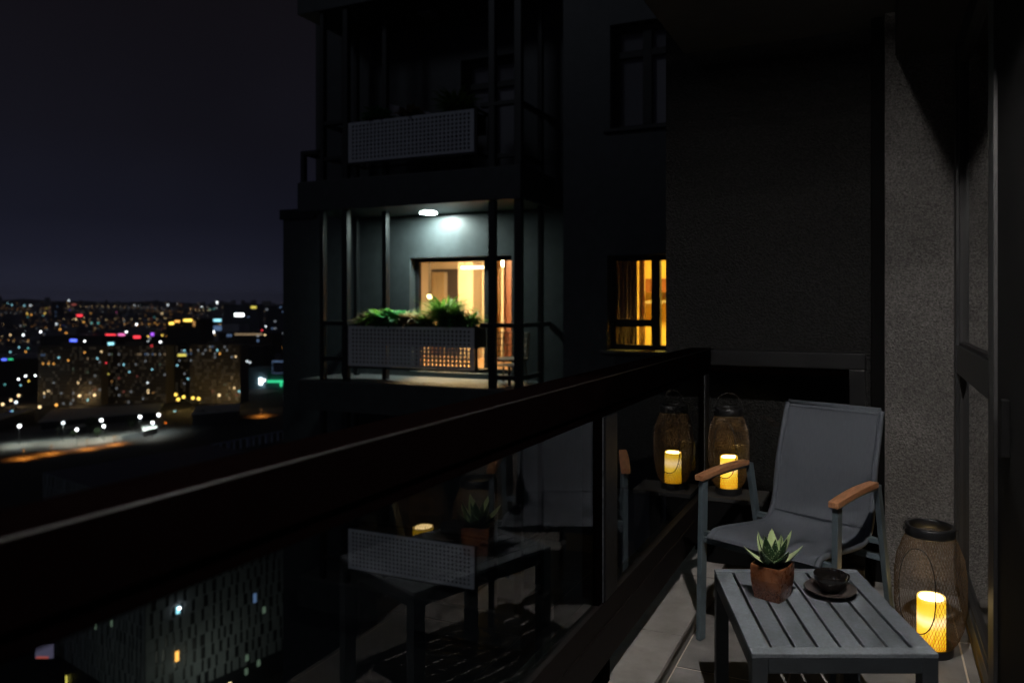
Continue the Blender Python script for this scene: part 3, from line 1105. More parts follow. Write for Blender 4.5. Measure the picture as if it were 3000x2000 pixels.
def neighbour_window(hole, n_mull, trans, label, glass='clear_glass', mull=None, yf=None):
    """frame, mullions, transom and panes set into an opening of the facade"""
    x0, x1, z0, z1 = hole
    y0 = (yf or NB) + 0.15
    fw = 0.065
    f = MB().box(x0, x0 + fw, y0, y0 + 0.07, z0, z1).box(x1 - fw, x1, y0, y0 + 0.07, z0, z1).box(x0 + fw, x1 - fw, y0, y0 + 0.07, z0, z0 + fw).box(x0 + fw, x1 - fw, y0, y0 + 0.07, z1 - fw, z1)
    w = f.build('window', 'window_frame', nb, bevel=0.004)
    xs_ = [x0 + fw] + (mull or [x0 + (x1 - x0) * (i + 1) / (n_mull + 1) for i in range(n_mull)]) + [x1 - fw]
    for q in xs_[1:-1]:
        B(q - 0.06, q + 0.06, y0 - 0.004, y0 + 0.066, z0 + fw + 0.001, z1 - fw - 0.001).build('mullion', 'window_frame', w, bevel=0.003)
    for i, (a, b) in enumerate(zip(xs_, xs_[1:])):
        a2 = a + (0.061 if i > 0 else 0.001)
        b2 = b - (0.061 if i < len(xs_) - 2 else 0.001)
        zs_ = [z0 + fw + 0.001]
        if trans and i in trans:
            B(a2, b2, y0 + 0.003, y0 + 0.06, trans[i] - 0.045, trans[i] + 0.045).build('transom', 'window_frame', w, bevel=0.003)
            zs_ += [trans[i] - 0.046, trans[i] + 0.046]
        zs_ += [z1 - fw - 0.001]
        for j in range(0, len(zs_), 2):
            MB().add([(a2, y0 + 0.035, zs_[j]), (b2, y0 + 0.035, zs_[j]), (b2, y0 + 0.035, zs_[j + 1]), (a2, y0 + 0.035, zs_[j + 1])], [(0, 1, 2, 3)]).build('pane', glass, w)
    return w


neighbour_window(WIN1, 1, None, '', mull=[-5.60])
w2 = neighbour_window(WIN2, 1, {0: 1.10}, '', mull=[-2.665], yf=FB)
B(-3.36, -2.02, FB - 0.06, FB + 0.149, 0.705, 0.748).build('window_sill', 'tower_slab', nb, bevel=0.004)
neighbour_window(WIN2U, 1, {0: 4.62, 1: 4.62}, '', mull=[-2.78], yf=FB)
B(-3.32, -2.02, FB - 0.06, FB + 0.149, 3.575, 3.618).build('window_sill', 'tower_slab', nb, bevel=0.004)
neighbour_window(UDOOR, 1, {0: 4.72, 1: 4.72}, '', mull=[-5.52])
neighbour_window(WIN2L, 1, None, '', yf=FB)
# pale sheets behind unlit panes, standing in for the sky glow they reflect
for h, yf in ((WIN2U, FB), (UDOOR, NB), (WIN2L, FB)):
    B(h[0] + 0.002, h[1] - 0.002, yf + 0.235, yf + 0.248, h[2] + 0.002, h[3] - 0.002).build('sky_glow_sheet', 'pale_panel', nb)

# lit living room behind the balcony door
room = MB()
RX0, RX1, RY0, RY1, RZ0, RZ1 = -9.27, -4.55, NB + 0.251, 13.4, 0.22, 2.62
room.box(RX0, RX1, RY1, RY1 + 0.1, RZ0, RZ1)
room.box(RX0 - 0.1, RX0, RY0, RY1, RZ0, RZ1)
room.box(RX1, RX1 + 0.1, RY0, RY1, RZ0, RZ1)
room.box(RX0, RX1, RY0, RY1, RZ1, RZ1 + 0.1)
room.build('room_wall', 'room_wall', nb)
B(RX0, RX1, RY0, RY1, RZ0 - 0.1, RZ0 - 0.001).build('room_floor', 'room_floor', nb)
# projecting bay of the back wall, with a dark doorway beside it
B(-8.05, -7.70, 12.55, RY1 - 0.001, RZ0, RZ1 - 0.001).build('room_bay', 'room_wall', nb)
B(-7.69, -4.60, 12.9, RY1 - 0.001, RZ0, RZ1 - 0.001).build('room_bay', 'room_wall', nb)
dr = MB().box(-9.26, -9.18, RY1 - 0.06, RY1 - 0.001, RZ0, 2.12).box(-8.42, -8.32, RY1 - 0.06, RY1 - 0.001, RZ0, 2.12).box(-9.18, -8.42, RY1 - 0.06, RY1 - 0.001, 2.05, 2.12).build('door_frame', 'room_door', nb)
B(-8.85, -8.42, RY1 - 0.04, RY1 - 0.002, RZ0, 2.05).build('room_door', 'room_door', nb)
B(-6.845, -5.02, 12.3, 12.36, RZ0, RZ1 - 0.002).build('wood_panel', 'room_brown', nb)


def curtain(name, label, x0, x1, y, z0, z1, mt, amp=0.035, n=9):
    t = MB()
    N = n * 10
    vs = []
    for i in range(N + 1):
        u = i / N
        x = x0 + (x1 - x0) * u
        yy = y + amp * math.sin(2 * math.pi * n * u) + amp * .4 * math.sin(2 * math.pi * n * 0.37 * u + 1)
        vs += [(x, yy, z0), (x, yy, z1), (x, yy + 0.004, z1), (x, yy + 0.004, z0)]
    fs = []
    for i in range(N):
        a, b = 4 * i, 4 * (i + 1)
        for k in range(4):
            q = (k + 1) % 4
            fs.append((a + k, b + k, b + q, a + q))
    t.add(vs, fs)
    o = t.build(name, mt, smooth=True)
    return props(o, label, 'curtain')


curtain('curtain', 'pale curtain hanging inside the lit balcony door', -9.2, -8.86, 13.25, 0.26, 2.05, 'curtain', n=5)
curtain('curtain', 'narrow bright curtain inside the right pane of the lit balcony door', -6.97, -6.85, 12.2, 0.24, 2.58, 'curtain', n=4)
lm = thing('ceiling_lamp', 'warm ceiling lamp glowing in the living room behind the balcony door', 'lamp', (-7.4, 11.2, RZ1))
MB().lathe([(0.0, -0.075), (0.20, -0.07), (0.26, -0.03)], 32, (-7.4, 11.2, RZ1)).build('shade', 'warm_lamp', lm, recalc=True)
MB().lathe([(0.265, -0.031), (0.265, -0.002), (0.0, -0.002)], 32, (-7.4, 11.2, RZ1)).build('mount', 'window_frame', lm)
pn = thing('pendant_lamp', 'slim linear pendant lamp inside the lit balcony door', 'lamp', (-6.95, 11.3, 2.02))
MB().box(-7.18, -6.52, 11.28, 11.33, 1.995, 2.045).build('light_bar', 'pendant_glow', pn, bevel=0.004)
MB().tube([(-7.1, 11.305, 2.045), (-7.1, 11.305, RZ1)], 0.006, 6).tube([(-6.6, 11.305, 2.045), (-6.6, 11.305, RZ1)], 0.006, 6).build('cable', 'window_frame', pn)


def ico(c, r, n=2):
    bm = bmesh.new()
    bmesh.ops.create_icosphere(bm, subdivisions=n, radius=r)
    m = MB().add([Vector(c) + v.co for v in bm.verts], [tuple(v.index for v in f.verts) for f in bm.faces])
    bm.free()
    return m


def bulb_lamp(c, r, label, mt, drop, cat='lamp', name='pendant_globe'):
    t = thing(name, label, cat, (c[0], c[1], c[2]))
    ico(c, r).build('globe', mt, t, smooth=True)
    MB().tube([(c[0], c[1], c[2] + r * 0.9), (c[0], c[1], c[2] + drop)], 0.008, 6).build('cord', 'window_frame', t)
    return t


pd = at(1478, 771, 14.2)
bulb_lamp(pd, 0.075, 'bright round lamp at the top of the lit door, right pane', 'wall_lamp', RZ1 - pd.z)
pd = at(1457, 889, 14.0)
bulb_lamp(pd, 0.05, 'small bright lamp at mid height in the right pane', 'wall_lamp', RZ1 - pd.z)
pd = at(1258, 869, 13.6)
bulb_lamp(pd, 0.048, 'small round lamp low in the left of the lit door', 'globe_glow', RZ1 - pd.z)

# lit bedroom behind the right window
room = MB()
QX0, QX1, QY0, QY1 = -3.84, -0.4, FB + 0.251, 11.9
room.box(QX0, QX1, QY1, QY1 + 0.1, 0.22, 2.62).box(QX0 - 0.015, QX0, QY0, QY1, 0.22, 2.62).box(QX1, QX1 + 0.1, QY0, QY1, 0.22, 2.62).box(QX0, QX1, QY0, QY1, 2.62, 2.72)
room.build('room_wall', 'yellow_wall', nb)
B(QX0, QX1, QY0, QY1, 0.1, 0.219).build('room_floor', 'room_floor', nb)
B(-3.7, -1.6, QY1 - 0.3, QY1 - 0.002, 1.55, 1.78).build('shelf', 'room_brown', nb)
B(-3.7, -1.6, QY1 - 0.35, QY1 - 0.002, 1.36, 1.40).build('shelf', 'pale_panel', nb)
lm = thing('ceiling_lamp', 'warm ceiling lamp in the yellow room behind the right window', 'lamp', (-2.0, 10.4, 2.62))
MB().lathe([(0.0, -0.075), (0.18, -0.07), (0.24, -0.03)], 32, (-2.0, 10.4, 2.62)).build('shade', 'warm_lamp2', lm)
MB().lathe([(0.245, -0.031), (0.245, -0.002), (0.0, -0.002)], 32, (-2.0, 10.4, 2.62)).build('mount', 'window_frame', lm)
curtain('curtain', 'grey brown curtain drawn across the right lit window', -3.34, -3.00, FB + 0.40, 0.72, 2.3, 'curtain_grey', n=6)
curtain('curtain', 'thin yellow curtain edge beside the grey one in the right window', -2.99, -2.90, FB + 0.43, 0.72, 2.3, 'curtain', n=3)

# balcony lamps of the neighbour
ncl = thing('balcony_lamp', 'glowing round white lamp on the underside of the neighbour balcony', 'lamp', (-6.33, 9.05, 2.72))
MB().lathe([(0.0, 2.722), (0.118, 2.724), (0.127, 2.732)], 40, (-6.33, 9.05, 0)).build('diffuser', 'cool_lens', ncl, smooth=True)
MB().lathe([(0.128, 2.724), (0.138, 2.724), (0.138, 2.748), (0.128, 2.748)], 40, (-6.33, 9.05, 0), close=True).build('rim', 'tower_slab', ncl)
ncu = thing('balcony_lamp', 'unlit square lamp on the underside of the topmost balcony slab', 'lamp', (-6.33, 9.05, 5.72))
B(-6.45, -6.21, 8.93, 9.17, 5.715, 5.748).build('diffuser', 'roof_pale', ncu, bevel=0.006)


# railings and planters of the neighbour's balconies
def neighbour_railing(z, label):
    t = thing('neighbour_railing', label, 'railing', (-6.3, NF + 0.1, z + 0.2), 0, 'post and glass frames of the neighbour balconies')
    zt = z + 2.748
    zb = z + 0.207
    Y = NF + 0.05
    post = [(-7.80, 0.07), (-7.36, 0.09), (-4.87, 0.10), (-4.47, 0.11)]
    for x, w in post:
        B(x - w / 2, x + w / 2, Y, Y + 0.08, zb, zt).build('post', 'post_metal', t, bevel=0.006)
    for x, y in ((-7.80, NB - 0.25), (-4.47, NB - 0.32)):
        B(x - 0.035, x + 0.035, y, y + 0.07, zb, zt).build('post', 'post_metal', t, bevel=0.006)
    B(-6.98, -6.90, NF + 0.42, NF + 0.50, zb, zt).build('post', 'post_metal', t, bevel=0.006)
    B(-7.86, -7.80, NF + 0.55, NF + 0.62, zb, zt).build('post', 'post_metal', t, bevel=0.006)
    B(-5.05, -4.415, Y - 0.002, Y + 0.082, z + 1.03, z + 1.09).build('handrail', 'post_metal', t, bevel=0.006)
    B(-7.76, -7.345, Y - 0.002, Y + 0.082, z + 1.03, z + 1.09).build('handrail', 'post_metal', t, bevel=0.006)
    B(-4.51, -4.432, Y + 0.084, NB - 0.005, z + 1.03, z + 1.09).build('handrail', 'post_metal', t, bevel=0.006)
    B(-7.84, -7.76, Y + 0.084, NB - 0.005, z + 1.03, z + 1.09).build('handrail', 'post_metal', t, bevel=0.006)
    B(-4.79, -4.525, Y + 0.01, Y + 0.07, z + 0.32, z + 0.38).build('bottom_rail', 'post_metal', t, bevel=0.005)
    B(-4.50, -4.44, Y + 0.084, NB - 0.33, z + 0.32, z + 0.38).build('bottom_rail', 'post_metal', t, bevel=0.005)
    B(-7.76, -7.41, Y + 0.01, Y + 0.07, z + 0.50, z + 0.56).build('bottom_rail', 'post_metal', t, bevel=0.005)
    for a, b in ((-7.76, -7.41), (-4.78, -4.53)):
        MB().add([(a, Y + 0.04, z + 0.40), (b, Y + 0.04, z + 0.40), (b, Y + 0.04, z + 1.028), (a, Y + 0.04, z + 1.028)], [(0, 1, 2, 3)]).build('glass_pane', 'clear_glass', t)
    MB().add([(-4.47, Y + 0.09, z + 0.385), (-4.47, NB - 0.33, z + 0.385), (-4.47, NB - 0.33, z + 1.028), (-4.47, Y + 0.09, z + 1.028)], [(0, 1, 2, 3)]).build('glass_pane', 'clear_glass', t)
    return t


def perforated():
    """white sheet with 31 x 9 round holes"""
    nx, nz = 31, 9
    w, h = 2.15, 0.585
    mx, mz = 0.052, 0.030
    px, pz = (w - 2 * mx) / nx, (h - 2 * mz) / nz
    m = MB()
    rad_ = 0.0205
    for i in range(nx):
        for j in range(nz):
            cx, cz = mx + px * (i + .5), mz + pz * (j + .5)
            vs = []
            N = 8
            for k in range(N):
                a = 2 * math.pi * k / N + math.pi / N
                ca, sa = math.cos(a), math.sin(a)
                vs.append((cx + rad_ * ca, 0, cz + rad_ * sa))
            for k in range(N):
                a = 2 * math.pi * k / N + math.pi / N
                ca, sa = math.cos(a), math.sin(a)
                s_ = 1 / max(abs(ca), abs(sa))
                vs.append((cx + ca * s_ * px / 2, 0, cz + sa * s_ * pz / 2))
            sgn = [(1, 1), (-1, 1), (-1, -1), (1, -1)]
            for (ax, az) in sgn: vs.append((cx + ax * px / 2, 0, cz + az * pz / 2))
            fs = []
            for k in range(N):
                q = (k + 1) % N
                fs.append((k, q, N + q, N + k))
            fs += [(N + 0, N + 1, 2 * N), (N + 2, N + 3, 2 * N + 1), (N + 4, N + 5, 2 * N + 2), (N + 6, N + 7, 2 * N + 3)]
            m.add(vs, fs)
    for (a, b, c, d) in ((0, mx, 0, h), (w - mx, w, 0, h), (mx, w - mx, 0, mz), (mx, w - mx, h - mz, h)):
        m.add([(a, 0, c), (b, 0, c), (b, 0, d), (a, 0, d)], [(0, 1, 2, 3)])
    # give the sheet its thickness
    k = len(m.v)
    fr = list(m.f)
    m.v += [p + Vector((0, 0.012, 0)) for p in m.v]
    m.f += [tuple(i + k for i in f)[::-1] for f in fr]
    m.m += [0] * len(fr)
    return m


panel_me = None


def planter(z, label):
    global panel_me
    t = thing('planter_box', label, 'planter', (-7.29, 8.33, z + 0.42), 0, 'perforated planters of the neighbour balconies')
    if panel_me is None:
        o = perforated().build('perforated_panel', 'perforated_white', t, world=False, recalc=False)
        panel_me = o.data
    else:
        o = bpy.data.objects.new('perforated_panel', panel_me)
        COL.objects.link(o)
        o.parent = t
        PM[o] = PM[t]
    o.location = (0, 0.075, 0.018)
    y0, y1 = 8.41, 8.80
    x0, x1 = -7.33, -5.10
    zb, zt = z + 0.405, z + 1.035
    fr = MB()
    for (a, b, c, d) in ((x0, x0 + 0.04, zb, zt), (x1 - 0.04, x1, zb, zt)):
        fr.box(a, b, y0 + 0.009, y0 + 0.04, c, d)
        fr.box(a, b, y1 - 0.04, y1, c, d)
    for zz in (zb, zt - 0.03):
        fr.box(x0 + 0.041, x1 - 0.041, y0 + 0.009, y0 + 0.04, zz, zz + 0.03)
        fr.box(x0 + 0.041, x1 - 0.041, y1 - 0.04, y1, zz, zz + 0.03)
        for a in (x0, x1 - 0.04):
            fr.box(a, a + 0.04, y0 + 0.041, y1 - 0.041, zz, zz + 0.03)
    fr.build('frame', 'planter_black', t, bevel=0.003)
    MB().box(x0 + 0.05, x1 - 0.05, y0 + 0.05, y1 - 0.05, zt - 0.30, zt - 0.05).build('trough', 'planter_black', t)
    MB().box(x0 + 0.06, x1 - 0.06, y0 + 0.06, y1 - 0.06, zt - 0.049, zt - 0.035).build('soil', 'soil', t)
    return t


FLN = {-1: 'one floor below', 0: 'lit by the round lamp', 1: 'one floor above'}
for k in (-1, 0, 1):
    neighbour_railing(3.0 * k, 'black posts, handrail and glass of the neighbour balcony, ' + FLN[k])
    planter(3.0 * k, {-1: 'white perforated planter box seen below through our railing glass', 0: 'white perforated planter box with green plants on the lit balcony', 1: 'white perforated planter box on the dark upper balcony'}[k])


def strap_plant(c, n, L_, spread, mt, label, name='trailing_plant', w=0.022, droop=1.5, seed=0, broad=False):
    rr = random.Random(seed)
    t = thing(name, label, 'plant', c, 0, 'plants in the neighbour planters')
    m = MB()
    L_ *= 1.3
    w *= 1.25
    for i in range(int(n * 2.6)):
        az = rr.uniform(0, 2 * math.pi)
        l_ = L_ * rr.uniform(0.55, 1.1)
        a = rr.uniform(0.1, 1.0) * spread
        cur = Vector((rr.uniform(-.05, .05), rr.uniform(-.04, .04), 0))
        vs = []
        NS = 6
        for s_ in range(NS + 1):
            f = s_ / NS
            ww = w * (0.5 + 1.4 * f if f < .45 else 1.13 * (1 - (f - .45) / .55) ** .7 + 0.02)
            sd = Vector((-math.sin(az), math.cos(az), 0)) * ww
            lift = Vector((0, 0, 0.25 * ww))
            vs += [cur - sd + lift, cur, cur + sd + lift]
            cur = cur + Vector((math.cos(az) * math.sin(a), math.sin(az) * math.sin(a), math.cos(a))) * (l_ / NS)
            a += droop / NS * rr.uniform(.6, 1.3)
        fs = []
        for s_ in range(NS):
            k = 3 * s_
            fs += [(k, k + 1, k + 4, k + 3), (k + 1, k + 2, k + 5, k + 4)]
        m.add(vs, fs, 0)
    o = m.build('foliage', mt, t, world=False, smooth=True, recalc=False)
    o['kind'] = 'stuff'
    MB().tube([(0, 0, -0.05), (0.005, 0, 0.03)], 0.02, 6).build('stem', 'leaf_deep', t, world=False)
    return t


zt = 1.015
strap_plant((-7.06, 8.60, zt), 60, 0.24, 1.0, 'leaf_red', 'reddish leafy plant at the left end of the lit planter', seed=1, w=0.03)
strap_plant((-6.86, 8.60, zt), 80, 0.30, 0.9, 'leaf_green', 'bright green leafy plant second from left in the lit planter', seed=2, w=0.034)
strap_plant((-6.58, 8.60, zt), 80, 0.28, 1.0, 'leaf_deep', 'deep green leafy plant in the middle of the lit planter', seed=3, w=0.036)
strap_plant((-6.32, 8.60, zt), 70, 0.25, 1.0, 'leaf_red', 'brownish leafy plant just left of the lit door', seed=4, w=0.028)
strap_plant((-6.05, 8.60, zt), 60, 0.20, 1.1, 'leaf_green', 'low green plant between brownish and tall grassy plants', seed=5, w=0.02)
strap_plant((-5.73, 8.60, zt), 150, 0.46, 0.75, 'leaf_green', 'tall grassy plant in front of the lit door', seed=6, w=0.013, droop=1.3)
strap_plant((-5.58, 8.60, zt), 70, 0.27, 1.0, 'leaf_deep', 'dark leafy plant at the foot of the tall grassy one', seed=7, w=0.03)
strap_plant((-5.33, 8.60, zt), 70, 0.26, 1.0, 'leaf_green', 'grassy plant at the right end of the lit planter', seed=8, w=0.014)
strap_plant((-6.9, 8.60, zt + 3), 70, 0.26, 1.0, 'leaf_deep', 'dark plant at the left of the upper planter', seed=9, w=0.03)
strap_plant((-6.3, 8.60, zt + 3), 60, 0.22, 1.0, 'leaf_red', 'dark plant in the middle of the upper planter', seed=10, w=0.03)
strap_plant((-5.55, 8.60, zt + 3), 90, 0.36, 0.8, 'leaf_green', 'dark grassy plant at the right of the upper planter', seed=11, w=0.016)
# pale slanted screen on the upper balcony and little corner rail
q = MB().add([(-7.05, 9.05, 4.45), (-5.95, 9.05, 4.15), (-5.95, 9.05, 3.95), (-7.05, 9.05, 4.0), (-7.05, 9.08, 4.45), (-5.95, 9.08, 4.15), (-5.95, 9.08, 3.95), (-7.05, 9.08, 4.0)],
             [(0, 1, 2, 3), (7, 6, 5, 4), (0, 4, 5, 1), (1, 5, 6, 2), (2, 6, 7, 3), (3, 7, 4, 0)]).build('canvas_screen', 'pale_panel')
props(q, 'pale slanted canvas screen behind the plants of the upper balcony', 'screen')
cr_ = thing('corner_rail', 'small black corner rail left of the dark upper balcony', 'railing', (-8.15, 8.5, 3.2))
MB().box(-8.20, -8.13, 8.40, 8.47, 3.192, 3.62).box(-8.20, -7.86, 8.402, 8.468, 3.621, 3.68).box(-8.195, -8.135, 8.472, 9.38, 3.621, 3.68).build('rail_frame', 'post_metal', cr_, bevel=0.004)
# wicker chair and low table on the lit balcony
wc = thing('wicker_chair', 'wicker chair glimpsed behind the glass at the right end of the lit balcony', 'chair', (-4.92, 9.02, 0.205))
m = MB()
for k in range(13):
    a = math.pi * (0.0 + k / 12)
    m.tube([(-4.92 + 0.27 * math.cos(a), 9.02 + 0.20 * math.sin(a) * 1.0, 0.56), (-4.92 + 0.29 * math.cos(a), 9.04 + 0.22 * math.sin(a), 0.93)], 0.008, 5)
for zz in (0.56, 0.66, 0.75, 0.84, 0.93):
    m.tube([(-4.92 + (0.27 + (zz - .56) * .055) * math.cos(math.pi * k / 16), 9.02 + 0.21 * math.sin(math.pi * k / 16), zz) for k in range(17)], 0.009, 5)
m.build('backrest', 'wicker', wc)
MB().lathe([(0.0, 0.54), (0.27, 0.54), (0.28, 0.57), (0.0, 0.59)], 20, (-4.92, 9.0, 0)).build('seat', 'wicker', wc)
for sx in (-1, 1):
    for sy in (-1, 1):
        MB().tube([(-4.92 + .17 * sx, 9.0 + .15 * sy, 0.54), (-4.92 + .2 * sx, 9.0 + .19 * sy, 0.207)], 0.014, 6).build('leg', 'wicker', wc)
lt_ = thing('low_table', 'low round table glimpsed under the right end of the lit balcony rail', 'table', (-4.72, 8.62, 0.205))
MB().lathe([(0.0, 0.50), (0.17, 0.50), (0.175, 0.52), (0.0, 0.522)], 28, (-4.72, 8.64, 0)).build('top', 'pale_panel', lt_)
MB().tube([(-4.72, 8.64, 0.207), (-4.72, 8.64, 0.50)], 0.02, 8).build('leg', 'post_metal', lt_)
MB().lathe([(0.0, 0.206), (0.10, 0.206), (0.10, 0.215), (0.0, 0.22)], 20, (-4.72, 8.64, 0)).build('foot', 'post_metal', lt_)

exec_city = True
# ================================================================== CITY
GZ = -90.0
g = MB()
g.add([(-9000, -3000, GZ), (9000, -3000, GZ), (9000, 12000, GZ), (-9000, 12000, GZ)], [(0, 1, 2, 3)])
props(g.build('ground', 'asphalt'), kind='structure')


def ground_t(y):
    return (CAM_H - GZ) / ((y - CY) / FPX)


def gpt(x, y, dz=0.0):
    p = at(x, y, ground_t(y))
    p.z = GZ + dz
    return p


def city_box(name, label, x0, x1, ytop, t, depth, mt, group=None, rz=None, cat='building', z0=GZ):
    """camera-facing block at depth t; returns thing, width, height"""
    a, b = at(x0, CY, t), at(x1, CY, t)
    w = (b - a).length
    c = (a + b) / 2 + CF * 0
    ztop = CAM_H + (CY - ytop) / FPX * t
    th = thing(name, label, cat, (c.x, c.y, z0), YAW if rz is None else rz, group)
    h = ztop - z0
    MB().box(-w / 2, w / 2, 0, depth, 0, h).build('wall', mt, th, world=False)
    return th, w, h


rc = random.Random(21)


def apartment(label, x0, x1, ytop, t, floors, cols, litset, mt='block_wall', seed=0, lit_top=None):
    th, w, h = city_box('apartment_block', label, x0, x1, ytop, t, 16, mt, 'apartment blocks in the middle distance')
    rr = random.Random(seed)
    dark = MB()
    fh = h / floors
    cw = w / cols
    shared = {}
    nlit = 0
    bands = MB()
    faint = MB()
    for f in range(floors):
        bands.box(-w / 2 - 0.1, w / 2 + 0.1, -0.35, -0.02, f * fh + fh * 0.86, f * fh + fh * 0.98)
        for c in range(cols):
            x = -w / 2 + cw * (c + .5)
            z = fh * (f + .45)
            fr = f / floors
            lit = None
            if fr > 0.82 and rr.random() < (lit_top or 0.22):
                lit = rr.choice(['dim_blue', 'dim_white', 'dim_blue', 'cyan', 'dim_warm', 'amber', 'dim_white'])
            elif rr.random() < litset:
                lit = rr.choice(['dim_white', 'dim_warm', 'cyan', 'dim_white', 'dim_green', 'warm', 'dim_red', 'dim_amber'])
            if lit and lit in ('amber', 'cyan', 'warm') and rr.random() < .5: lit = 'dim_white'
            if lit and nlit < 26:
                nlit += 1
                if 'lit' not in shared:
                    o = B(-cw * .22, cw * .22, -0.12, -0.05, -fh * .22, fh * .22).build('window', 'glow_' + lit, th, world=False)
                    shared['lit'] = o.data
                else:
                    o = bpy.data.objects.new('window', shared['lit'])
                    COL.objects.link(o)
                    o.parent = th
                    o.material_slots[0].link = 'OBJECT'
                o.location = (x, 0, z)
                o.material_slots[0].link = 'OBJECT'
                o.material_slots[0].material = MATS['glow_' + lit]
            else:
                (faint if rr.random() < .3 else dark).box(x - cw * .27, x + cw * .27, -0.10, -0.03, z - fh * .27, z + fh * .27)
    bands.build('balcony_band', 'block_band', th, world=False)
    d = dark.build('windows', 'dim_window', th, world=False)
    d['kind'] = 'stuff'
    d = faint.build('faint_windows', 'glow_faint', th, world=False)
    d['kind'] = 'stuff'
    MB().box(-w * .2, w * .1, 4, 12, h + .02, h + 3.2).build('roof_house', mt, th, world=False)
    return th


apartment('long apartment block with many blue lit top windows, leftmost', 112, 296, 1014, 640, 17, 26, 0.05, seed=1, lit_top=0.30)
apartment('apartment block with blue top floor windows, second from the left', 303, 486, 1012, 650, 17, 26, 0.045, seed=2, lit_top=0.25)
apartment('narrow darker apartment block between two longer ones', 492, 552, 1012, 664, 17, 8, 0.05, 'block_dark', seed=3, lit_top=0.1)
apartment('pale brown apartment block right of the narrow dark one', 556, 704, 1010, 652, 17, 21, 0.045, seed=4, lit_top=0.12)

# dark tower with amber lamps on its crown
th, w, h = city_box('crowned_tower', 'black tower with amber lit crown rising behind the apartment blocks', 488, 588, 934, 900, 30, 'block_dark')
for (x, y, ww, hh, k) in ((503, 947, 9, 5, 'gold'), (520, 941, 10, 4, 'amber'), (551, 938, 17, 5, 'gold'), (569, 948, 4, 12, 'dim_amber')):
    s_ = 900 / FPX
    lx = (x - 538) * s_
    lz = CAM_H + (CY - y) * s_ - GZ
    B(lx - ww * s_ / 1.4, lx + ww * s_ / 1.4, -0.8, -0.1, lz - hh * s_ / 1.6, lz + hh * s_ / 1.6).build('crown_light', 'glow_' + k, th, world=False)


def office(label, x0, x1, ytop, t, floors, cols, mt, seed, p=0.12, depth=30, cat='building', kinds=('dim_white', 'dim_blue')):
    th, w, h = city_box('office_tower', label, x0, x1, ytop, t, depth, mt, None)
    rr = random.Random(seed)
    dark = MB()
    fh, cw = h / floors, w / cols
    me = None
    n = 0
    for f in range(floors):
        for c in range(cols):
            x, z = -w / 2 + cw * (c + .5), fh * (f + .5)
            if rr.random() < p and n < 24:
                n += 1
                if me is None:
                    o = B(-cw * .35, cw * .35, -0.5, -0.1, -fh * .22, fh * .22).build('window', 'glow_dim_white', th, world=False)
                    me = o.data
                else:
                    o = bpy.data.objects.new('window', me)
                    COL.objects.link(o)
                    o.parent = th
                o.location = (x, 0, z)
                o.material_slots[0].link = 'OBJECT'
                o.material_slots[0].material = MATS['glow_' + rr.choice(kinds)]
            else:
                dark.box(x - cw * .38, x + cw * .38, -0.45, -0.1, z - fh * .25, z + fh * .25)
    d = dark.build('windows', 'dim_window', th, world=False)
    d['kind'] = 'stuff'
    return th


office('tall bluish office tower carrying a white sign near the horizon', 655, 757, 891, 1800, 24, 12, 'block_blue', 31, 0.03)
office('tall bluish tower at the edge of the neighbour building', 778, 842, 896, 1100, 24, 8, 'block_blue', 32, 0.05)
office('dark slim tower on the far left skyline', 152, 170, 884, 2600, 20, 4, 'block_blue', 33, 0.04)
office('low dark office block with blue sign at the left edge', -60, 42, 1055, 700, 9, 12, 'block_dark', 34, 0.05)
office('wide dark hall behind the leftmost apartment block', 118, 300, 985, 1000, 6, 20, 'block_dark', 35, 0.02)
office('wide dark building with a glowing roof line on the right', 640, 800, 975, 1000, 7, 20, 'block_dark', 36, 0.08)
office('low building under the row of white letters', 640, 770, 1015, 800, 7, 16, 'block_dark', 37, 0.06)
office('wide low block in front of the violet sign', 300, 490, 985, 1100, 7, 24, 'block_dark', 38, 0.03)


# lit signs
def sign(label, x, y, ww, hh, t, k, name='lit_sign', blocks=0):
    c = at(x, y, t)
    s_ = t / FPX
    th = thing(name, label, 'sign', c, YAW)
    if blocks:
        for i in range(blocks):
            bx = (-ww / 2 + ww * (i + .5) / blocks) * s_
            bw_ = ww / blocks * 0.36 * s_
            m = MB().box(bx - bw_, bx - bw_ * .35, -0.2, 0.2, -hh / 2 * s_, hh / 2 * s_)
            m.box(bx - bw_ * .349, bx + bw_, -0.2, 0.2, (hh * (0.5 if i % 2 else 0.1) - hh * .2) * s_, hh * (0.5 if i % 2 else 0.15) * s_)
            m.box(bx + bw_ * .35, bx + bw_, -0.2, 0.2, -hh / 2 * s_, (hh * (0.29 if i % 2 else -0.11)) * s_)
            m.build('letter', 'glow_' + k, th, world=False)
    else:
        B(-ww / 2 * s_, ww / 2 * s_, -0.2, 0.2, -hh / 2 * s_, hh / 2 * s_).build('face', 'glow_' + k, th, world=False)
    B(-ww / 2 * s_ * 1.08, ww / 2 * s_ * 1.08, 0.201, 0.5, -hh / 2 * s_ * 1.2, hh / 2 * s_ * 1.2).build('backing', 'block_dark', th, world=False)
    return th


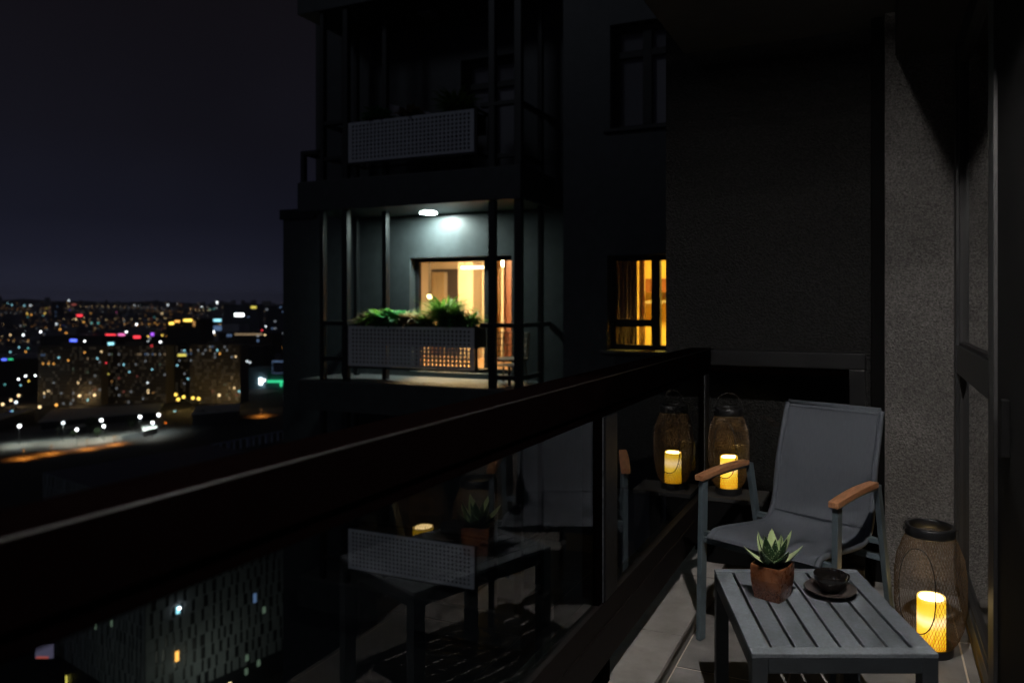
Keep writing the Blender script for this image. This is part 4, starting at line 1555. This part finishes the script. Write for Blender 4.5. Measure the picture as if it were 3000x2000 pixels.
sign('long white sign on the bluish office tower', 701, 922, 27, 8, 1795, 'bright')
sign('pale blue sign left of the bluish office tower', 637, 938, 22, 7, 1700, 'cyan')
sign('bright white sign with red top below the pale blue one', 615, 972, 25, 7, 1500, 'bright')
sign('row of bright bluish white letters on a low building', 678, 1015, 50, 10, 799, 'bright', blocks=7)
sign('glowing orange red sign right of the apartment blocks', 711, 1043, 18, 8, 760, 'orange')
sign('red and amber shop sign in the far middle', 324, 984, 30, 11, 1090, 'red')
sign('amber lower half of the red shop sign', 326, 989, 24, 4, 1088, 'gold')
sign('magenta sign right of the red shop sign', 356, 980, 20, 6, 1092, 'pink')
sign('long red sign left of the black tower', 401, 987, 20, 7, 1094, 'red')
sign('deep blue sign above the leftmost apartment block', 215, 997, 20, 7, 990, 'blue')
sign('pale cyan sign between two apartment blocks', 325, 1007, 17, 8, 980, 'cyan')
sign('small red sign with two blurred strokes', 264, 988, 9, 9, 1080, 'red')
sign('red sign on the far skyline, left', 233, 924, 17, 6, 2500, 'red')
sign('small red sign just below the horizon, left', 216, 892, 14, 5, 3500, 'dim_red')
sign('deep blue strip sign at the left picture edge', 12, 1053, 14, 5, 690, 'blue')
sign('green strip sign beside the blue one at the left edge', 31, 1052, 13, 4, 690, 'green')
sign('yellow green sign near the horizon on the right', 743, 900, 16, 6, 1790, 'yellow')
sign('yellow lit sign low on the narrow dark block', 533, 1040, 24, 6, 655, 'yellow')
sign('grey white strip light left of the pale blue sign', 605, 941, 27, 4, 1750, 'dim_white')
sign('long pale roof line of lights under the bluish tower', 728, 979, 80, 4, 995, 'dim_warm')
sign('violet sign left of the black tower', 446, 979, 9, 9, 1094, 'violet')
sign('blue glowing shop front behind the black tower', 636, 961, 26, 14, 1300, 'dim_blue')

# teal lit building with green neon
th, w, h = city_box('teal_hall', 'teal lit hall with green neon at the edge of the neighbour building', 704, 850, 1082, 760, 40, 'teal_lit_wall')
s_ = 758 / FPX
for (x0, x1, y0, y1, k, nm) in ((785, 850, 1114, 1120, 'green', 'neon_tube'), (823, 828, 1120, 1132, 'green', 'neon_tube'), (762, 769, 1108, 1114, 'bright', 'flood_lamp'), (772, 778, 1111, 1116, 'bright', 'flood_lamp'), (762, 770, 1118, 1126, 'bright', 'flood_lamp')):
    a, b = (x0 - 777) * s_, (x1 - 777) * s_
    z1, z0 = CAM_H + (CY - y0) * s_ - GZ, CAM_H + (CY - y1) * s_ - GZ
    B(a, b, -2.2, -1.2, z0, z1).build(nm, 'glow_' + k, th, world=False)
B((768 - 777) * s_, (785 - 777) * s_, -1.0, -0.05, h * .3, h * 1.05).build('tower_part', 'teal_lit_wall', th, world=False)
scr = sign('dark blue screen in a grey frame beside the neighbour building', 826, 1075, 56, 36, 735, 'dim_blue', 'screen_frame')
bpy.data.materials['glow_dim_blue']
B(-27 * .354, 27 * .354, -0.4, -0.21, -17 * .354, 15 * .354).build('screen', 'block_blue', scr, world=False)


def street_lamp(label, x, y, height, k, power, col, bulb=1.0, group='street lamps of the yard below'):
    """x, y: photograph position of the lamp head"""
    t = (CAM_H - GZ - height) / ((y - CY) / FPX)
    p = at(x, y, t)
    th = thing('street_lamp', label, 'street lamp', (p.x, p.y, GZ), 0, group)
    MB().tube([(0, 0, 0), (0, 0, height)], [0.18, 0.09], 6).build('pole', 'lamp_post', th, world=False)
    ico((0, 0, height + bulb * .6), bulb, 1).build('lamp_head', 'glow_' + k, th, world=False)
    if power:
        lamp_light(th, (0, 0, height - 0.5), power, col, 1.0, R(150) if height != 9 else None)
    return th


# yard with lamps, pale shed roofs and road
def ground_patch(name, pts, mt, dz):
    m = MB().add([gpt(x, y, dz) for x, y in pts], [tuple(range(len(pts)))])
    o = m.build(name, mt)
    return props(o, kind='structure')


ground_patch('yard', [(-150, 1275), (480, 1205), (480, 1245), (430, 1262), (320, 1285), (-150, 1345)], 'yard', 0.02)
ground_patch('road', [(-200, 1325), (350, 1272), (360, 1290), (-200, 1362)], 'road', 0.04)
ground_patch('road', [(700, 1200), (860, 1190), (860, 1205), (700, 1218)], 'road', 0.04)
for i, (x, y) in enumerate(((57, 1250), (185, 1241), (297, 1233), (410, 1223), (465, 1217))):
    street_lamp(['first', 'second', 'third', 'fourth', 'fifth'][i] + ' lamp from the left in the back row of the yard', x, y, 12, 'bright' if i != 1 else 'white', 11000, (0.86, 1.0, 0.92), 1.0)
for i, (x, y) in enumerate(((225, 1260), (304, 1250), (447, 1240))):
    street_lamp(['left', 'middle', 'right'][i] + ' lamp in the front row of the yard', x, y, 10, 'bright', 6000, (1.0, 0.97, 0.80), 0.9)
for i, (x, y) in enumerate(((70, 1316), (150, 1303), (255, 1290), (335, 1278), (765, 1200))):
    street_lamp(['orange roadside lamp at the left end of the near road', 'second orange roadside lamp from the left on the near road', 'third orange roadside lamp from the left on the near road', 'orange roadside lamp at the right end of the near road', 'orange lamp on the short road beside the neighbour building'][i], x, y, 5, 'dim_amber', 15000, (1.0, 0.32, 0.04), 0.35, 'orange roadside lamps')
for i, (x, y) in enumerate(((522, 1172), (538, 1165), (565, 1168), (582, 1170), (515, 1158))):
    street_lamp(['first', 'second', 'third', 'fourth', 'fifth'][i] + ' golden lamp at the foot of the pale brown block', x, y, 9, 'gold', 4500 if i in (0, 3) else 0, (1.0, 0.62, 0.16), 1.3, 'golden lamps at the foot of the blocks')
for i, (x, y, k) in enumerate(((233, 1161, 'warm'), (277, 1159, 'warm'), (165, 1188, 'amber'), (116, 1194, 'warm'), (642, 1159, 'warm'), (685, 1150, 'warm'), (55, 1160, 'warm'), (32, 1174, 'warm'), (8, 1186, 'warm'), (47, 1180, 'white'))):
    street_lamp('warm street lamp at the foot of the blocks, number %s from the left edge' % ['seventh', 'eighth', 'sixth', 'fifth', 'ninth', 'tenth', 'fourth', 'second', 'first', 'third'][i], x, y, 9, k, 3500 if i in (0, 4, 6) else 0, (1.0, 0.66, 0.3), 1.05, 'lamps at the foot of the blocks')


def shed(label, pts, zroof, name='shed'):
    """low building with pale roof: four photograph corners of its roof"""
    P_ = []
    for x, y in pts:
        t = (CAM_H - zroof) / ((y - CY) / FPX)
        p = at(x, y, t)
        P_.append(Vector((p.x, p.y, zroof)))
    c = sum(P_, Vector()) / 4
    th = thing(name, label, 'building', (c.x, c.y, GZ))
    vs = [p for p in P_] + [Vector((p.x, p.y, zroof - 0.6)) for p in P_]
    MB().add(vs, [(0, 1, 2, 3), (7, 6, 5, 4), (0, 4, 5, 1), (1, 5, 6, 2), (2, 6, 7, 3), (3, 7, 4, 0)]).build('roof', 'roof_pale', th)
    vs = [Vector((c.x + (p.x - c.x) * .95, c.y + (p.y - c.y) * .95, z)) for z in (zroof - .61, GZ) for p in P_]
    MB().add(vs, [(0, 4, 5, 1), (1, 5, 6, 2), (2, 6, 7, 3), (3, 7, 4, 0)]).build('wall', 'block_dark', th)
    return th


shed('pale roofed hall at the left edge under the street lights', [(-60, 1222), (60, 1200), (105, 1196), (-40, 1240)], -82)
shed('long dark roofed hall behind the yard lamps', [(110, 1236), (465, 1205), (480, 1180), (150, 1200)], -84)
shed('small pale canopy in the middle of the yard', [(165, 1256), (255, 1246), (250, 1240), (168, 1249)], -85)
shed('curved pale station roof in front of the pale brown block', [(560, 1212), (700, 1202), (705, 1180), (575, 1190)], -80)
shed('bluish car wash roof at the right end of the yard', [(418, 1262), (462, 1252), (455, 1240), (415, 1248)], -86)


def city_tree(x, y, h_, seed, label):
    p = gpt(x, y)
    rr = random.Random(seed)
    th = thing('street_tree', label, 'tree', (p.x, p.y, GZ), 0, 'dark trees beside the yard')
    MB().tube([(0, 0, 0), (0.1, 0, h_ * .35), (0.2, 0.1, h_ * .6)], [.35, .25, .1], 6).build('trunk', 'bark', th, world=False)
    m = MB()
    for i in range(260):
        v = Vector((rr.gauss(0, 1), rr.gauss(0, 1), rr.gauss(0, 1))).normalized() * (h_ * .33 * rr.uniform(.4, 1) ** .5)
        v.z = v.z * 1.1 + h_ * .62
        d = Vector((rr.gauss(0, 1), rr.gauss(0, 1), rr.gauss(0, 1))).normalized()
        e = d.orthogonal().normalized()
        s__ = rr.uniform(.3, .7)
        f = d.cross(e)
        m.add([v - e * s__, v + f * s__ * .6, v + e * s__, v - f * s__ * .6], [(0, 1, 2, 3)])
    c = m.build('crown', 'tree_leaf', th, world=False, recalc=False)
    return th


for i, (x, y, hh) in enumerate(((178, 1275, 9), (265, 1268, 12), (285, 1280, 7), (215, 1282, 6), (385, 1262, 11), (590, 1245, 12), (640, 1240, 11))):
    city_tree(x, y, hh, i, ['leftmost dark tree in the yard', 'tall dark tree left of the right yard lamp', 'small tree under the right yard lamp', 'small tree under the left front yard lamp', 'dark tree at the right end of the yard', 'dark tree in the field right of the yard', 'rightmost dark tree in the field'][i])

# near dark roof terrace with bluish parapet
rt = thing('roof_terrace_building', 'dark nearby building with bluish posts round its roof terrace', 'building', (0, 0, GZ))
zr = -46.0


def rpt(x, y, z=zr):
    t = (CAM_H - z) / ((y - CY) / FPX)
    p = at(x, y, t)
    p.z = z
    return p


A_, B__ = rpt(141, 1394), rpt(880, 1250)
d_ = (B__ - A_).normalized()
n_ = Vector((d_.y, -d_.x, 0))
if n_.dot(CF) > 0: n_ = -n_
Ln = (B__ - A_).length
far = -n_ * 3.0
M_ = Matrix(((d_.x, -n_.x, 0, A_.x), (d_.y, -n_.y, 0, A_.y), (0, 0, 1, 0), (0, 0, 0, 1)))
MB().box(0, Ln + 30, -26, -0.1, GZ, zr - 3.5, M=M_).build('wall', 'block_dark', rt)
MB().box(0, Ln + 30, -0.5, 0, zr - 0.35, zr, M=M_).build('beam', 'navy_metal', rt)
MB().box(-0.5, 0, -26, 0, zr - 0.35, zr, M=M_).build('beam', 'navy_metal', rt)
for i in range(int(Ln / 2.6) + 3):
    wd = 0.5 if i % 3 else 1.3
    B(i * 2.6, i * 2.6 + wd, -0.45, -0.02, zr - 3.5, zr - 0.352, M=M_).build('post', 'navy_metal', rt)
for i in range(6):
    B(Ln * .25 + i * 1.9, Ln * .25 + i * 1.9 + 1.5, -7, -6.5, zr - 3.49, zr - 1.6 + (i % 3) * .3, M=M_).build('roof_unit', 'navy_metal', rt)

# tower with irregular windows, seen through the railing glass
tw = thing('window_tower', 'grey tower with scattered narrow windows seen through our railing glass', 'building', (0, 0, GZ))
c0 = at(425, CY, 150)
dirR = (CF * math.cos(R(33)) + CR * math.sin(R(33)))
dirL = (CF * math.cos(R(57)) - CR * math.sin(R(57)))
ZT = -41.0
m = MB()
p0, p1, p2 = c0, c0 + dirR * 42, c0 + dirL * 52
p3 = p1 + dirL * 52
vs = [Vector((p.x, p.y, z)) for z in (GZ, ZT) for p in (p0, p1, p3, p2)]
m.add(vs, [(0, 1, 5, 4), (1, 2, 6, 5), (2, 3, 7, 6), (3, 0, 4, 7), (4, 5, 6, 7)])
m.build('wall', 'dim_window', tw)
LIT = {}
rr = random.Random(4)
pan = 0
cnt = 0
lit_pts = [(520, 1785, 'cyan', 'bright'), (517, 1920, 'amber', None), (745, 1750, 'dim_blue', None), (772, 1785, 'dim_green', None), (283, 1831, 'dim_green', None), (330, 1823, 'dim_green', None), (722, 1925, 'dim_green', None), (756, 1940, 'dim_green', None), (720, 1965, 'dim_green', None), (198, 1990, 'yellow', None)]
FH = 2.9
for (dr_, Lf, nm) in ((dirR, 42, 'r'), (dirL, 52, 'l')):
    out = Vector((dr_.y, -dr_.x, 0))
    if out.dot(CF) > 0: out = -out
    stuff_panels = MB()
    sp = MB()
    for f in range(15):
        z1 = ZT - f * FH
        z0 = z1 - FH
        a = c0 + out * 0.02
        b = a + dr_ * Lf
        o2 = out * 0.2
        sp.add([Vector((q.x, q.y, z)) for z in (z1 - .28, z1) for q in (a, b, b + o2, a + o2)], [(0, 1, 2, 3), (4, 7, 6, 5), (0, 4, 5, 1), (1, 5, 6, 2), (2, 6, 7, 3), (3, 7, 4, 0)])
        x = 0.0
        while x < Lf - 0.6:
            wp = rr.choice([0.8, 1.1, 1.4, 1.9])
            ww = rr.choice([0.55, 0.55, 0.7, 1.0])
            wp = min(wp, Lf - x)
            a = c0 + dr_ * x + out * 0.03
            b = c0 + dr_ * (x + wp) + out * 0.03
            o2 = out * (0.14 + rr.choice([0, 0, 0.06]))
            vs = [Vector((q.x, q.y, z)) for z in (z0 + .002, z1 - .282) for q in (a, b, b + o2, a + o2)]
            fs = [(0, 1, 2, 3), (4, 7, 6, 5), (0, 4, 5, 1), (1, 5, 6, 2), (2, 6, 7, 3), (3, 7, 4, 0)]
            vis = 5 <= f <= 12 and x < 30
            if vis and cnt < 290:
                MB().add(vs, fs).build('panel', 'panel_grey', tw)
                cnt += 1
            else:
                stuff_panels.add(vs, fs)
            x += wp + ww
    q = stuff_panels.build('panels', 'panel_grey', tw)
    q['kind'] = 'stuff'
    sp.build('floor_edge', 'panel_grey', tw)
    for (x, y, k, k2) in lit_pts:
        if (nm == 'r') != (x > 425): continue
        # meet of the viewing direction with this facade plane
        v = at(x, y, 1.0) - Vector((0, 0, CAM_H))
        pp = c0 + out * 0.06
        tt_ = (pp - Vector((0, 0, pp.z))).dot(out) / v.dot(out)
        hit = Vector((0, 0, CAM_H)) + v * tt_
        a, b = hit - dr_ * .38, hit + dr_ * .38
        o2 = out * 0.1
        hz_ = 1.1 if k not in ('cyan', 'dim_green') else 0.75
        vs = [Vector((q.x, q.y, z)) for z in (hit.z - hz_, hit.z + hz_) for q in (a + out * .22, b + out * .22, b + out * .28, a + out * .28)]
        MB().add(vs, [(0, 1, 2, 3), (4, 7, 6, 5), (0, 4, 5, 1), (1, 5, 6, 2), (2, 6, 7, 3), (3, 7, 4, 0)]).build('window', 'glow_' + k, tw)
        if k2:
            ico(hit + out * .75 + Vector((0, 0, .5)), 0.34, 1).build('lamp', 'glow_' + k2, tw)

for i, (q_, pw_) in enumerate(((c0 + dirR * 30 - CF * 22, 1000), (c0 + dirR * 8 - CF * 26 - CR * 4, 260), (c0 + dirL * 24 - CF * 24, 420))):
    th = thing('street_lamp', 'street lamp in the street at the foot of the grey window tower, ' + ['right one', 'middle one', 'left one'][i], 'street lamp', (q_.x, q_.y, GZ), 0, 'lamps in the street below the tower')
    MB().tube([(0, 0, 0), (0, 0, 9)], [0.12, 0.07], 6).build('pole', 'lamp_post', th, world=False)
    ico((0, 0, 9.3), 0.35, 1).build('lamp_head', 'glow_warm', th, world=False)
    lamp_light(th, (0, 0, 8.5), pw_, (0.95, 1.0, 0.80), 0.6)
sg = sign('pale violet billboard beside the tower at the lower left', 130, 1905, 50, 42, 170, 'dim_violet', 'billboard')
B(-1.6, 1.2, -0.5, -0.21, -1.6, -1.25).build('red_strip', 'glow_dull_red', sg, world=False)

# far city: one mass of small blocks and its lights
rr = random.Random(99)
m = MB()
for i in range(2600):
    t = 820 * (7.6 ** rr.random())
    x = rr.uniform(-700, 1300)
    p = at(x, CY, t)
    hh = rr.uniform(8, 24) * (1 + (rr.random() < .06) * rr.uniform(.6, 1.8)) * (1 + max(0, t - 3500) / 3000)
    hill = max(0, (t - 2200)) * 0.0205
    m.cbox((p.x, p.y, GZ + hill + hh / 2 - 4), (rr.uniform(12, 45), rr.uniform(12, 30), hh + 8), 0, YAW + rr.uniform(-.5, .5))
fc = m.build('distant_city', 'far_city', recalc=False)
props(fc, 'dark mass of small far buildings reaching to the horizon', 'city', kind='stuff')
# sloping terrain under the far city
tm = MB()
vs, fs = [], []
tl = [2200, 3000, 4200, 5600, 7200, 9000]
NC = 60
for a_, t in enumerate(tl):
    for c_ in range(NC + 1):
        p = at(-2500 + 5700 * c_ / NC, CY, t)
        rough = (max(0, t - 3000) / 6000) * (26 * math.sin(c_ * 0.55 + a_) + 16 * math.sin(c_ * 1.31 + 2.1 * a_) + 9 * math.sin(c_ * 2.9 + a_))
        vs.append((p.x, p.y, GZ + 0.05 + max(0, (t - 2200)) * 0.0165 + rough))
for a_ in range(len(tl) - 1):
    for c_ in range(NC):
        k = a_ * (NC + 1) + c_
        fs.append((k, k + 1, k + NC + 2, k + NC + 1))
tm.add(vs, fs)
props(tm.build('hillside', 'asphalt'), kind='structure')

keys = ['white', 'warm', 'amber', 'cyan', 'teal', 'red', 'gold', 'blue', 'pink', 'dim_white', 'dim_warm', 'dim_amber', 'dim_red', 'yellow', 'orange', 'violet', 'dim_blue', 'bright']
kw = [1.5, 3, 4, 1.5, 2, 1, 1.5, .5, .4, 26, 34, 30, 5, 1, .4, .3, 10, .2]
m = MB()
octf = [(0, 2, 4), (2, 1, 4), (1, 3, 4), (3, 0, 4), (2, 0, 5), (1, 2, 5), (3, 1, 5), (0, 3, 5)]


def glint(p, r, ki, wx=1.0):
    vs = [p + CR * r * wx, p - CR * r * wx, p + CF * r, p - CF * r, p + Vector((0, 0, r)), p - Vector((0, 0, r))]
    vs = [vs[0], vs[1], vs[2], vs[3], vs[4], vs[5]]
    m.add(vs, octf, ki)


for i in range(950):
    t = 820 * (6.9 ** (rr.random() ** 0.75))
    x = rr.uniform(-600, 1200)
    p = at(x, CY, t)
    hill = max(0, (t - 2200)) * 0.0205
    p.z = GZ + hill + rr.uniform(14, 34)
    ki = rr.choices(range(len(keys)), kw)[0]
    s_ = t / FPX
    glint(p, s_ * rr.uniform(0.6, 1.5), ki, rr.choice([1, 1, 1, 1.4]))
# lamps strung along far streets
for i in range(70):
    t = rr.uniform(900, 4600)
    x = rr.uniform(-500, 1100)
    hill = max(0, (t - 2200)) * 0.0205
    p = at(x, CY, t)
    a = rr.uniform(-0.45, 0.45) + (0 if rr.random() < .6 else 1.2)
    d = CR * math.cos(a) + CF * math.sin(a)
    ki = keys.index(rr.choice(['dim_warm', 'dim_amber', 'dim_amber', 'amber', 'dim_white', 'warm']))
    step = rr.uniform(22, 38)
    for q in range(rr.randint(6, 18)):
        pp = p + d * (step * q)
        tt2 = (pp - Vector((0, 0, 0))).dot(CF)
        if tt2 < 800: continue
        pp.z = GZ + max(0, (tt2 - 2200)) * 0.0205 + 24 + 4 * rr.random()
        glint(pp, tt2 / FPX * rr.uniform(0.7, 1.25), ki)
# the brighter lights the photograph shows one by one
spec = [(35, 893, 'cyan'), (71, 895, 'cyan'), (89, 895, 'white'), (97, 898, 'warm'), (79, 919, 'gold'), (92, 922, 'amber'), (131, 918, 'gold'), (158, 898, 'warm'), (201, 880, 'white'), (183, 922, 'amber'),
        (277, 921, 'gold'), (304, 923, 'amber'), (330, 924, 'gold'), (339, 919, 'red'), (392, 924, 'gold'), (370, 929, 'white'), (382, 929, 'teal'), (420, 929, 'cyan'), (455, 926, 'gold'), (475, 918, 'warm'),
        (529, 928, 'gold'), (636, 886, 'bright'), (620, 913, 'white'), (616, 906, 'teal'), (627, 906, 'teal'), (400, 950, 'bright'), (370, 972, 'bright'), (30, 981, 'warm'), (68, 981, 'bright'), (119, 972, 'bright'),
        (176, 965, 'amber'), (194, 975, 'amber'), (248, 999, 'bright'), (234, 1007, 'cyan'), (434, 1000, 'white'), (470, 1001, 'bright'), (593, 1005, 'bright'), (593, 984, 'warm'), (434, 985, 'gold'), (475, 982, 'gold'),
        (489, 985, 'amber'), (444, 1013, 'red'), (658, 1004, 'red'), (690, 1044, 'warm'), (724, 1058, 'white'), (732, 1061, 'white'), (776, 981, 'warm'), (767, 967, 'red'), (750, 902, 'white'), (779, 956, 'white'),
        (492, 893, 'white'), (460, 930, 'white'), (268, 946, 'teal'), (288, 946, 'teal'), (245, 943, 'amber'), (222, 935, 'warm'), (165, 949, 'white'), (60, 954, 'dim_white'), (75, 1101, 'bright'), (54, 1110, 'bright'),
        (103, 1100, 'bright'), (84, 1116, 'gold'), (60, 1128, 'cyan'), (14, 1126, 'green'), (31, 1206, 'blue'), (36, 1203, 'cyan'), (75, 1030, 'amber'), (30, 1031, 'cyan'), (56, 1017, 'cyan'), (82, 1020, 'teal'),
        (311, 1063, 'red'), (172, 1047, 'cyan'), (297, 1030, 'warm'), (248, 1032, 'amber'), (200, 1055, 'amber'), (126, 1065, 'amber'), (142, 1065, 'amber'), (157, 1065, 'amber'), (379, 1089, 'cyan'), (519, 1070, 'cyan'),
        (551, 1109, 'cyan'), (432, 1121, 'white'), (434, 1143, 'warm'), (434, 1150, 'warm'), (448, 1150, 'dim_amber'), (512, 1204, 'cyan'), (485, 1238, 'orange'), (446, 1082, 'cyan'), (318, 1095, 'yellow'), (402, 1102, 'dim_red'), (142, 1145, 'warm')]
for (x, y, k) in spec:
    v = (y - CY) / FPX
    if y < 935: t = 3800
    elif y < 1008: t = 960
    elif y < 1160: t = 620
    else: t = (CAM_H - GZ - 3) / v
    p = at(x, y, t)
    glint(p, t / FPX * (2.2 if k != 'bright' else 2.4), keys.index(k) if k in keys else keys.index('teal'), 1.25)
cl = m.build('city_lights', ['glow_' + k for k in keys], recalc=False)
props(cl, 'countless tiny coloured lights scattered over the night city', 'lights', kind='stuff')

# evening haze over the city: one closed box of even, pale air round everything
hz = MB().box(-8800, 8800, -2900, 11500, GZ - 1.0, 130.0).build('haze', [])
hm = bpy.data.materials.new('haze')
hm.use_nodes = True
hn = hm.node_tree.nodes
hn.clear()
ho = hn.new('ShaderNodeOutputMaterial')
hv = hn.new('ShaderNodeVolumePrincipled')
hv.inputs['Color'].default_value = (0.93, 0.96, 1.0, 1)
hv.inputs['Density'].default_value = 0.00008
hv.inputs['Anisotropy'].default_value = 0.2
hm.node_tree.links.new(hv.outputs[0], ho.inputs['Volume'])
hz.data.materials.append(hm)
props(hz, kind='stuff')
props(hz, 'thin pale night haze lying over the whole city', 'haze')
